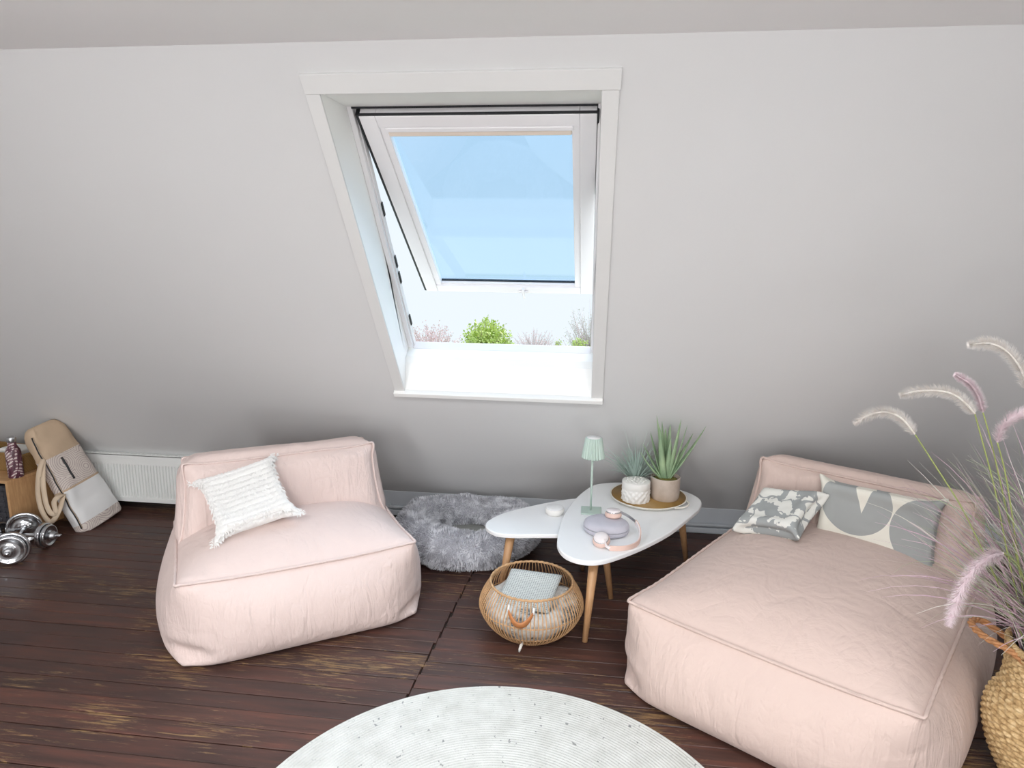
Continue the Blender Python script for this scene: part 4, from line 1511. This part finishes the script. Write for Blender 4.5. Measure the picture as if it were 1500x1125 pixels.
# ------------------------------------------------------------------ wooden crate with dark woven bin
CRX, CRY, CRH, CRW, CRD = -3.372, 3.40, 0.362, 0.56, 0.34
cr_rz = math.radians(-7)
ct = empty('wooden_crate', (CRX, CRY, 0), cr_rz, 'pale wooden box standing on its side with a dark bin inside', 'crate')
th = 0.018
for nm, (x0, x1, y0, y1, za, zb) in (('top_board', (-CRW, 0, 0, CRD, CRH - th, CRH)), ('bottom_board', (-CRW, 0, 0, CRD, 0, th)), ('side_board', (-th, 0, 0, CRD, th, CRH - th)),
                                     ('side_board', (-CRW, -CRW + th, 0, CRD, th, CRH - th)), ('back_board', (-CRW + th, -th, CRD - 0.01, CRD, th, CRH - th))):
    mb = MB(); mb.box(x0, x1, y0, y1, za, zb); mb.build(nm, M['crate_wood'], ct, smooth=False, bevel=0.002)
M['dark_weave'] = simple('dark_grey_weave', (62, 62, 68), 0.6, vary=0.25, nscale=30, bump=0.3, bscale=250)
dbn = empty('woven_bin', Vector((CRX, CRY, th)) + Matrix.Rotation(cr_rz, 3, 'Z') @ Vector((-CRW / 2, 0.03, 0)), cr_rz, 'dark grey woven storage bin inside the wooden crate', 'basket')
bw, bd2, bh2 = 0.48, 0.28, 0.295
mb = MB(); mb.box(-bw / 2, bw / 2, 0.008, bd2, 0.0, bh2); mb.build('liner', M['dark_weave'], dbn, smooth=False)
mb = MB()
nx, nz = 12, 9
for i in range(nx):
    for k in range(nz):
        x = -bw / 2 + bw * i / nx; z = bh2 * k / nz
        ph = (i + k) % 2
        w, hh = bw / nx, bh2 / nz
        if ph: mb.box(x - 0.004, x + w + 0.004, -0.002, 0.01, z + hh * .12, z + hh * .88)
        else: mb.box(x + w * .15, x + w * .85, -0.001, 0.01, z - 0.004, z + hh + 0.004)
mb.v = [(x, y, min(max(z, 0), bh2)) for x, y, z in mb.v]
o = mb.build('weave', M['dark_weave'], dbn, smooth=False, bevel=0.004); o['kind'] = 'stuff'

# woven tray basket on the crate
def weave_mat():
    m, nt, b = nodemat('golden_seagrass'); g = NT(nt)
    v = g.coord('Object', (1, 1, 1))
    w1 = g.wave(v, 55, 0.6, 'X', 2); w2 = g.wave(v, 60, 0.6, 'Z', 2)
    f = g.math('MAXIMUM', g.math('MULTIPLY', w1, w2), g.math('MULTIPLY', g.math('SUBTRACT', 1.0, w1), g.math('SUBTRACT', 1.0, w2)))
    nt.links.new(g.ramp(f, [(0.1, lin(112, 78, 40)), (0.6, lin(206, 164, 100))]), b.inputs['Base Color'])
    b.inputs['Roughness'].default_value = 0.7
    g.bump(b, f, 0.8, 0.005)
    return m


M['weave'] = weave_mat()
tb_o = Vector((CRX, CRY, CRH)) + Matrix.Rotation(cr_rz, 3, 'Z') @ Vector((-0.235, 0.140, 0))
tb = empty('woven_tray_basket', tb_o, cr_rz, 'golden woven rectangular basket on top of the crate', 'basket')
tw, td, thh = 0.40, 0.195, 0.108
for nm, (x0, x1, y0, y1, za, zb) in (('front_wall', (-tw / 2, tw / 2, 0, 0.012, 0, thh)), ('back_wall', (-tw / 2, tw / 2, td - 0.012, td, 0, thh)),
                                     ('end_wall', (-tw / 2, -tw / 2 + 0.012, 0.012, td - 0.012, 0, thh)), ('end_wall', (tw / 2 - 0.012, tw / 2, 0.012, td - 0.012, 0, thh)), ('base', (-tw / 2 + 0.012, tw / 2 - 0.012, 0.012, td - 0.012, 0, 0.01))):
    mb = MB(); mb.box(x0, x1, y0, y1, za, zb); mb.build(nm, M['weave'], tb, smooth=False, bevel=0.004)
mb = MB(); mb.tube([(-tw / 2, 0.006, thh), (tw / 2, 0.006, thh), (tw / 2, td - 0.006, thh), (-tw / 2, td - 0.006, thh)], 0.008, 8, closed=True); mb.build('rim', M['weave'], tb)
tn = empty('folded_towel', tb_o + Matrix.Rotation(cr_rz, 3, 'Z') @ Vector((0.06, 0.098, 0.009)), cr_rz, 'white folded towel in the golden woven basket', 'towel')
mb = MB()
for q in range(3): mb.box(-0.085, 0.085, -0.06, 0.06, 0.04 * q, 0.04 * q + 0.039)
mb.build('folds', M['paper'], tn, smooth=False, bevel=0.015, bseg=4)

# bottle
def bottle_mat():
    m, nt, b = nodemat('plum_leaf_print'); g = NT(nt)
    v = g.coord('Object', (1, 1, 1))
    f = g.noise(g.coord('Object', (2.2, 2.2, 1.0)), 9, 3, 0.5, 1.6)
    line = g.wave(g.coord('Object', (1, 1, 1.0), rot=(0.5, 0.6, 0)), 22, 6.0, 'Z', 3)
    col = g.ramp(f, [(0.38, lin(74, 40, 52)), (0.5, lin(112, 70, 84)), (0.62, lin(150, 120, 126))])
    col = g.mix(g.step(g.math('MULTIPLY', line, g.step(f, 0.42, 0.5)), 0.62, 0.75), col, lin(216, 206, 200))
    nt.links.new(col, b.inputs['Base Color']); b.inputs['Roughness'].default_value = 0.3
    return m


M['plum'] = bottle_mat()
bpos = px_z(22, 699, CRH); bpos.y += 0.010
bt = empty('water_bottle', bpos, 0, 'plum coloured steel water bottle with pale leaf print on crate', 'bottle')
mb = MB(); mb.lathe([(0.0, 0.0), (0.036, 0.0), (0.0395, 0.004), (0.0405, 0.02), (0.0405, 0.150), (0.037, 0.168), (0.027, 0.186), (0.0225, 0.198), (0.0225, 0.215)], 36); mb.build('body', M['plum'], bt)
mb = MB(); mb.lathe([(0.0235, 0.215), (0.0245, 0.217), (0.0245, 0.243), (0.0225, 0.246), (0.0, 0.246)], 36); mb.build('cap', M['steel'], bt)

# ------------------------------------------------------------------ yoga mat bag
def paisley_mat():
    m, nt, b = nodemat('concentric_print'); g = NT(nt)
    v = g.coord('Object')
    d = g.vor(g.coord('Object', (1, 1, 1), loc=(0.05, 0, 0.02)), 6.0, 'F1', 'Distance')
    rings = g.math('SINE', g.math('MULTIPLY', d, 95.0))
    dots = g.noise(v, 180, 1)
    msk = g.step(g.math('ADD', rings, g.math('MULTIPLY', dots, 0.8)), 0.9, 1.25)
    nt.links.new(g.mix(g.math('MULTIPLY', msk, 0.75), lin(216, 206, 198), lin(150, 126, 128)), b.inputs['Base Color'])
    b.inputs['Roughness'].default_value = 0.85
    return m


M['paisley'] = paisley_mat()
yb = empty('yoga_mat_bag', (-3.02, 3.70, 0), 0, 'beige and white yoga mat bag leaning beside the crate', 'bag')
YB0 = Vector((-3.055, 3.705, 0.0)); YT = Vector((-3.340, 3.650, 0.641))
ya = (YT - YB0); YL = ya.length; ya.normalize()
yw = Vector((0.10, 0.97, 0.12)); yw = (yw - ya * yw.dot(ya)).normalized(); yn = yw.cross(ya).normalized()
if yn.x < 0: yn = -yn


def bag_pt(t, th_, extra=0.0):
    """t along the bag 0..1, th_ angle round the section"""
    e = 1.0
    if t > 0.86: e = math.sqrt(max(0.0, 1 - ((t - 0.86) / 0.145) ** 2)) * 0.55 + 0.45 * (1 if t < 0.999 else 0.9)
    if t < 0.05: e = 0.88 + 0.12 * math.sqrt(max(0, 1 - ((0.05 - t) / 0.05) ** 2))
    W = (0.163 - 0.036 * t) * e; D = 0.058 * (e if t > 0.05 else 0.95)
    c_, s_ = math.cos(th_), math.sin(th_)
    ex = 0.62
    x = math.copysign(abs(c_) ** ex, c_) * (W + extra); y = math.copysign(abs(s_) ** ex, s_) * (D + extra)
    lump = 0.010 * mnoise.noise(Vector((t * 7, c_ * 1.5, s_ * 1.5))) + 0.004 * mnoise.noise(Vector((t * 22, c_ * 4, s_ * 4)))
    p = YB0 + ya * (t * YL) + yw * x + yn * (y + lump)
    p.z = max(p.z, 0.0)
    return p - Vector(yb.location)


def bag_panel(name, t0, t1, mat, cap0=False, cap1=False, n=14, k=56, extra=0.0):
    mb = MB(); vs = []; fs = []
    for i in range(n + 1):
        for j in range(k): vs.append(bag_pt(t0 + (t1 - t0) * i / n, 2 * PI * j / k, extra))
    for i in range(n):
        for j in range(k): fs.append((i * k + j, i * k + (j + 1) % k, (i + 1) * k + (j + 1) % k, (i + 1) * k + j))
    if cap0: fs.append(tuple(range(k)))
    if cap1: fs.append(tuple(n * k + j for j in range(k)))
    mb.add(vs, fs)
    return mb.build(name, mat, yb)


bag_panel('printed_end', 0.0, 0.085, M['paisley'], cap0=True, n=6)
bag_panel('white_panel', 0.085, 0.40, M['canvas_white'])
bag_panel('printed_panel', 0.40, 0.715, M['paisley'])
bag_panel('beige_top', 0.715, 1.0, M['canvas_beige'], cap1=True, n=20)
bag_panel('seam_band', 0.395, 0.412, M['canvas_beige'], n=2, extra=0.002)
bag_panel('seam_band', 0.705, 0.722, M['canvas_beige'], n=2, extra=0.002)


def bag_front_angle(wfrac):
    # angle on the front (+n) half whose width place is wfrac (-1..1)
    c_ = math.copysign(abs(wfrac) ** (1 / 0.62), wfrac)
    return math.acos(max(-1, min(1, c_)))


mb = MB(); P = [bag_pt(0.05 + 0.87 * i / 30, bag_front_angle(-0.93), 0.002) for i in range(31)]
mb.tube(P, 0.0062, 6); mb.build('zip', M['black'], yb)
mb = MB(); mb.tube([q + yn * 0.005 for q in P], 0.0022, 5); mb.build('zip_tape', M['canvas_beige'], yb)
mb = MB(); P = [bag_pt(0.46 + 0.21 * i / 10, bag_front_angle(-0.28), 0.002) for i in range(11)]
mb.tube(P, 0.0062, 6); mb.build('pocket_zip', M['black'], yb)


def ribbon(mb, P, half, thick, facing):
    vs = []; n_ = len(P)
    for i, p in enumerate(P):
        t = (P[min(i + 1, n_ - 1)] - P[max(i - 1, 0)]).normalized()
        s = t.cross(Vector(facing)).normalized(); f_ = s.cross(t).normalized()
        vs += [p + s * half + f_ * thick, p - s * half + f_ * thick, p - s * half - f_ * thick, p + s * half - f_ * thick]
    fs = [(3, 2, 1, 0), tuple((n_ - 1) * 4 + j for j in range(4))]
    for i in range(n_ - 1):
        for j in range(4): fs.append((i * 4 + j, i * 4 + (j + 1) % 4, (i + 1) * 4 + (j + 1) % 4, (i + 1) * 4 + j))
    mb.add(vs, fs)


def z3(a, b2): return a / (1250 / 300.), 580 + b2 / (1250 / 300.)


for pts in ([(262, 385, 3.53), (238, 470, 3.48), (232, 600, 3.46), (262, 715, 3.45), (312, 768, 3.44), (360, 700, 3.46), (388, 600, 3.53)],
            [(264, 395, 3.53), (262, 520, 3.47), (280, 650, 3.45), (310, 715, 3.44), (340, 712, 3.45), (330, 650, 3.46), (352, 618, 3.48), (386, 600, 3.53)]):
    P = cr_open([px_y(*z3(a, b2), y) - Vector(yb.location) for a, b2, y in pts], 6)
    mb = MB(); ribbon(mb, P, 0.014, 0.0014, (0.25, -0.9, 0.3)); mb.build('strap', M['strap'], yb, smooth=True)

# ------------------------------------------------------------------ dumbbells
def z5(a, b2): return a / (614 / 120.), 620 + b2 / (614 / 120.)


def dumbbell(ca, cb, label, tail, r=0.084, group='chrome dumbbells on the floor'):
    ca, cb = Vector(ca), Vector(cb)
    mid = (ca + cb) / 2
    root = empty('dumbbell', (mid.x, mid.y, 0), 0, label, 'dumbbell', group)
    ax = (cb - ca).normalized(); q = Vector((0, 0, 1)).rotation_difference(ax).to_matrix()
    L = (cb - ca).length

    def put(mb): mb.v = [tuple(q @ Vector(p) + ca - Vector(root.location)) for p in mb.v]; return mb
    mb = MB(); mb.lathe([(0.0, -tail), (0.009, -tail), (0.0102, -tail + 0.003), (0.0102, L + tail - 0.003), (0.009, L + tail), (0.0, L + tail)], 20); put(mb).build('bar', M['chrome'], root)
    for s, z in ((-1, 0.0), (1, L)):
        for kk, (rr, off) in enumerate(((r, 0.0), (r * 0.86, 0.024))):
            zz = z + s * off
            mb = MB()
            mb.lathe([(0.013, zz - 0.010), (rr * 0.32, zz - 0.010), (rr * 0.36, zz - 0.006), (rr * 0.78, zz - 0.006), (rr * 0.84, zz - 0.011), (rr * 0.97, zz - 0.011), (rr, zz - 0.007), (rr, zz + 0.007),
                      (rr * 0.97, zz + 0.011), (rr * 0.84, zz + 0.011), (rr * 0.78, zz + 0.006), (rr * 0.36, zz + 0.006), (rr * 0.32, zz + 0.010), (0.013, zz + 0.010)], 40)
            put(mb).build('weight_plate', M['chrome'], root)
        zz = z + s * 0.052
        mb = MB(); mb.lathe([(0.013, zz - 0.012), (0.026, zz - 0.012), (0.028, zz - 0.004), (0.022, zz + 0.0), (0.022, zz + 0.014), (0.013, zz + 0.014)] if s > 0 else
                            [(0.013, zz - 0.014), (0.022, zz - 0.014), (0.022, zz), (0.028, zz + 0.004), (0.026, zz + 0.012), (0.013, zz + 0.012)], 12)
        put(mb).build('spin_lock', M['steel'], root)
    return root


# the larger one's bar lies over the smaller one's bar
dumbbell(px_z(*z5(79, 939), 0.0935), px_z(*z5(184, 782), 0.0935), 'chrome dumbbell with the larger plates, pointing at the crate', 0.085, 0.0935)
dumbbell(px_z(*z5(-4, 836), 0.0735), px_z(*z5(334, 841), 0.0735), 'chrome dumbbell with the smaller plates, crossing under the other beside the bag', 0.095, 0.0735)


# ------------------------------------------------------------------ seagrass basket with ornamental grass
def sea_mat():
    m, nt, b = nodemat('seagrass_rope'); g = NT(nt)
    v = g.coord('Object')
    f = g.noise(v, 60, 4, 0.6)
    nt.links.new(g.ramp(f, [(0.3, lin(150, 118, 76)), (0.5, lin(196, 164, 116)), (0.7, lin(222, 196, 152))]), b.inputs['Base Color'])
    b.inputs['Roughness'].default_value = 0.75
    g.bump(b, g.noise(g.coord('Object', (1, 1, 1)), 220, 2), 0.4, 0.003)
    return m


M['seagrass'] = sea_mat()
GX, GY = 1.545, 2.156
gb = empty('seagrass_basket', (GX, GY, 0), 0, 'braided seagrass belly basket beside the daybed', 'basket')
sprof = [(0.11, 0.0), (0.150, 0.06), (0.182, 0.13), (0.200, 0.20), (0.203, 0.245), (0.196, 0.285), (0.178, 0.325), (0.166, 0.36), (0.164, 0.42), (0.168, 0.49)]
path = cr_open([(r, z, 0) for r, z in sprof], 12)
rows = []
acc = 0.0; pitch = 0.0155
mb = MB(); NAg = 220
# arc-length resample
dist = [0.0]
for a, b2 in zip(path, path[1:]): dist.append(dist[-1] + (b2 - a).length)
total = dist[-1]; nrow = int(total / pitch)


def at(s):
    for i in range(len(dist) - 1):
        if s <= dist[i + 1]:
            t = (s - dist[i]) / max(1e-9, dist[i + 1] - dist[i]); return path[i].lerp(path[i + 1], t)
    return path[-1]


vs = []; fs = []; NQ = 5
for r in range(nrow):
    for q in range(NQ):
        s = (r + q / NQ) * pitch
        p = at(s); u = q / NQ
        for j in range(NAg):
            a = 2 * PI * j / NAg
            tw = math.sin(34 * a + r * 2.1 + u * 2.6)
            bulge = 0.0075 * math.sin(PI * u) * (1 + 0.35 * tw) + 0.0012 * tw
            vs.append(((p.x + bulge) * math.cos(a), (p.x + bulge) * math.sin(a), p.y + 0.001 * tw))
nn = nrow * NQ
for i in range(nn - 1):
    for j in range(NAg): fs.append((i * NAg + j, i * NAg + (j + 1) % NAg, (i + 1) * NAg + (j + 1) % NAg, (i + 1) * NAg + j))
fs.append(tuple(range(NAg)))
mb.add(vs, fs); mb.build('braided_body', M['seagrass'], gb)
mb = MB()
for st in range(3):
    P = []
    for i in range(240):
        a = 2 * PI * i / 240; ph = 26 * a + st * 2 * PI / 3
        P.append(((0.169 + 0.006 * math.cos(ph)) * math.cos(a), (0.169 + 0.006 * math.cos(ph)) * math.sin(a), 0.495 + 0.006 * math.sin(ph)))
    mb.tube(P, 0.0065, 6, closed=True)
mb.build('rim_braid', M['seagrass'], gb)
M['handle_rope'] = simple('orange_brown_rope', (184, 132, 88), 0.7, vary=0.2, nscale=60)


def rope_handle(ctrl):
    base = cr_open(ctrl, 14); mb = MB()
    for st in range(3):
        P = []
        for i, p in enumerate(base):
            t = (base[min(i + 1, len(base) - 1)] - base[max(i - 1, 0)]).normalized()
            u = t.orthogonal().normalized(); v_ = t.cross(u); ph = i * 0.42 + st * 2 * PI / 3
            P.append(p + (Vector((0, 0, 1)) * math.sin(ph) + t.cross(Vector((0, 0, 1))).normalized() * math.cos(ph)) * 0.006)
        mb.tube(P, 0.0062, 6)
    mb.build('handle', M['handle_rope'], gb)


rope_handle([(-0.150, -0.03, 0.465), (-0.19, -0.005, 0.492), (-0.235, 0.06, 0.500), (-0.24, 0.13, 0.505), (-0.19, 0.165, 0.500), (-0.130, 0.115, 0.47)])
rope_handle([(0.150, 0.05, 0.465), (0.19, 0.04, 0.492), (0.235, 0.0, 0.500), (0.235, -0.08, 0.505), (0.19, -0.11, 0.500), (0.145, -0.08, 0.47)])

og = empty('ornamental_grass', (GX, GY, 0.002), 0, 'tall feathery ornamental grass growing from the seagrass basket', 'potted plant')
mb = MB(); mb.lathe([(0.0, 0.0), (0.10, 0.0), (0.130, 0.12), (0.148, 0.35), (0.146, 0.405), (0.0, 0.415)], 36); mb.build('soil_pot', M['soil'], og)
M['bl_green'] = leaf_mat('grass_green', (140, 158, 122), (182, 196, 156))
M['bl_mauve'] = leaf_mat('grass_mauve', (172, 140, 156), (208, 180, 192))
M['bl_grey'] = leaf_mat('grass_grey', (178, 176, 166), (214, 210, 202))
rnd = random.Random(21)
grass_near = solid_bvh(['seagrass_basket', 'lounge_chaise', 'geometric_cushion', 'wall_back'])
for nm, cnt in (('bl_green', 260), ('bl_mauve', 420), ('bl_grey', 340)):
    mb = MB()
    for i in range(cnt):
        lean_left = rnd.random() < 0.5
        def mk(t):
            az = rnd.gauss(PI * 0.95, 0.75) if lean_left else rnd.uniform(0, 2 * PI)
            ra_ = rnd.uniform(0, 2 * PI); rr = 0.125 * math.sqrt(rnd.random())
            t0 = abs(rnd.gauss(0.0, 0.34)); L = rnd.uniform(0.38, 0.88)
            t1 = t0 + (rnd.uniform(0.9, 2.0) if rnd.random() < 0.25 else rnd.uniform(0.05, 0.7))
            if lean_left:
                ra_ = az + PI + rnd.gauss(0, 0.7); t0 = rnd.uniform(0.15, 0.95); L = rnd.uniform(0.42, 0.85)
                t1 = t0 + (rnd.uniform(0.5, 1.3) if rnd.random() < 0.35 else rnd.uniform(0.0, 0.4))
            blade(t, (rr * math.cos(ra_), rr * math.sin(ra_), 0.408), az, t0, t1, L, rnd.uniform(0.0015, 0.0050), 12, rnd.uniform(-1.2, 1.2))
        grow(mb, og.location, grass_near, mk, 60)
    o = mb.build('blades', M[nm], og); o['kind'] = 'stuff'
M['stem'] = simple('grass_stem', (150, 160, 96), 0.6, vary=0.15)


def plume_mat(name, a, b_):
    m, nt, b = nodemat(name); g = NT(nt)
    nt.links.new(g.ramp(g.noise(g.coord('Object'), 60, 2), [(0.3, lin(*a)), (0.7, lin(*b_))]), b.inputs['Base Color'])
    b.inputs['Roughness'].default_value = 0.9; b.inputs['Sheen Weight'].default_value = 0.4
    return m


M['plume_c'] = plume_mat('cream_plume', (234, 226, 218), (252, 248, 244))
M['plume_p'] = plume_mat('pink_plume', (234, 212, 218), (250, 238, 241))


def plume(tip_px, stem_px, y, mat, rad=0.022, dens=2600):
    off = Vector((GX, GY, 0.002))
    A = cr_open([px_y(a, b2, y + 0.0) - off for a, b2 in tip_px], 10)
    nst = len(stem_px)
    S = [A[-1]] + [px_y(a, b2, y + (GY - y) * (i + 1) / nst) - off for i, (a, b2) in enumerate(stem_px)]
    S = cr_open(S, 6)
    mb = MB(); mb.tube(S, 0.0022, 5); st = mb.build('plume_stem', M['stem'], og)
    mb = MB(); mb.tube(A, [0.001 + 0.0022 * min(1, i / 8) for i in range(len(A))], 6)
    n_ = len(A)
    for i in range(dens):
        u = rnd.random() * (n_ - 1); k = int(u); f_ = u - k
        p = A[k].lerp(A[min(k + 1, n_ - 1)], f_)
        t = (A[min(k + 1, n_ - 1)] - A[max(k - 1, 0)]).normalized()
        d = Vector([rnd.gauss(0, 1) for _ in range(3)]); d = (d - t * d.dot(t)).normalized()
        w = min(1.0, 0.45 + u / (n_ * 0.35)) * min(1.0, 0.55 + (n_ - 1 - u) / (n_ * 0.12))
        d = (d - t * 0.55).normalized()
        Lh = rad * w * rnd.uniform(0.65, 1.25); s = d.cross(t).normalized() * 0.0006
        mb.add([p - s, p + s, p + d * Lh + s * 0.4, p + d * Lh - s * 0.4], [(0, 1, 2, 3)])
    o = mb.build('plume', mat, st); o['kind'] = 'stuff'


plume([(1252, 620), (1275, 607), (1300, 604), (1322, 614), (1340, 636)], [(1375, 690), (1412, 750), (1460, 850), (1508, 955)], 2.17, M['plume_c'])
plume([(1320, 579), (1345, 573), (1380, 573), (1405, 583), (1428, 606)], [(1440, 650), (1458, 720), (1480, 830), (1510, 955)], 2.15, M['plume_c'])
plume([(1400, 549), (1420, 562), (1433, 580), (1440, 604)], [(1450, 640), (1464, 700), (1492, 830), (1516, 955)], 2.20, M['plume_p'], 0.017)
plume([(1420, 505), (1450, 503), (1475, 515), (1495, 540), (1505, 570)], [(1512, 620), (1518, 720), (1525, 955)], 2.14, M['plume_c'], 0.024)
plume([(1512, 602), (1490, 608), (1470, 624), (1461, 648)], [(1472, 690), (1482, 750), (1496, 850), (1516, 955)], 2.10, M['plume_p'])
plume([(1390, 915), (1401, 880), (1420, 842), (1445, 818), (1470, 810)], [(1492, 830), (1508, 880), (1520, 950)], 1.98, M['plume_p'], 0.026, 4200)
plume([(1640, 560), (1620, 552), (1595, 560), (1578, 590)], [(1565, 650), (1550, 760), (1535, 955)], 2.2, M['plume_c'])
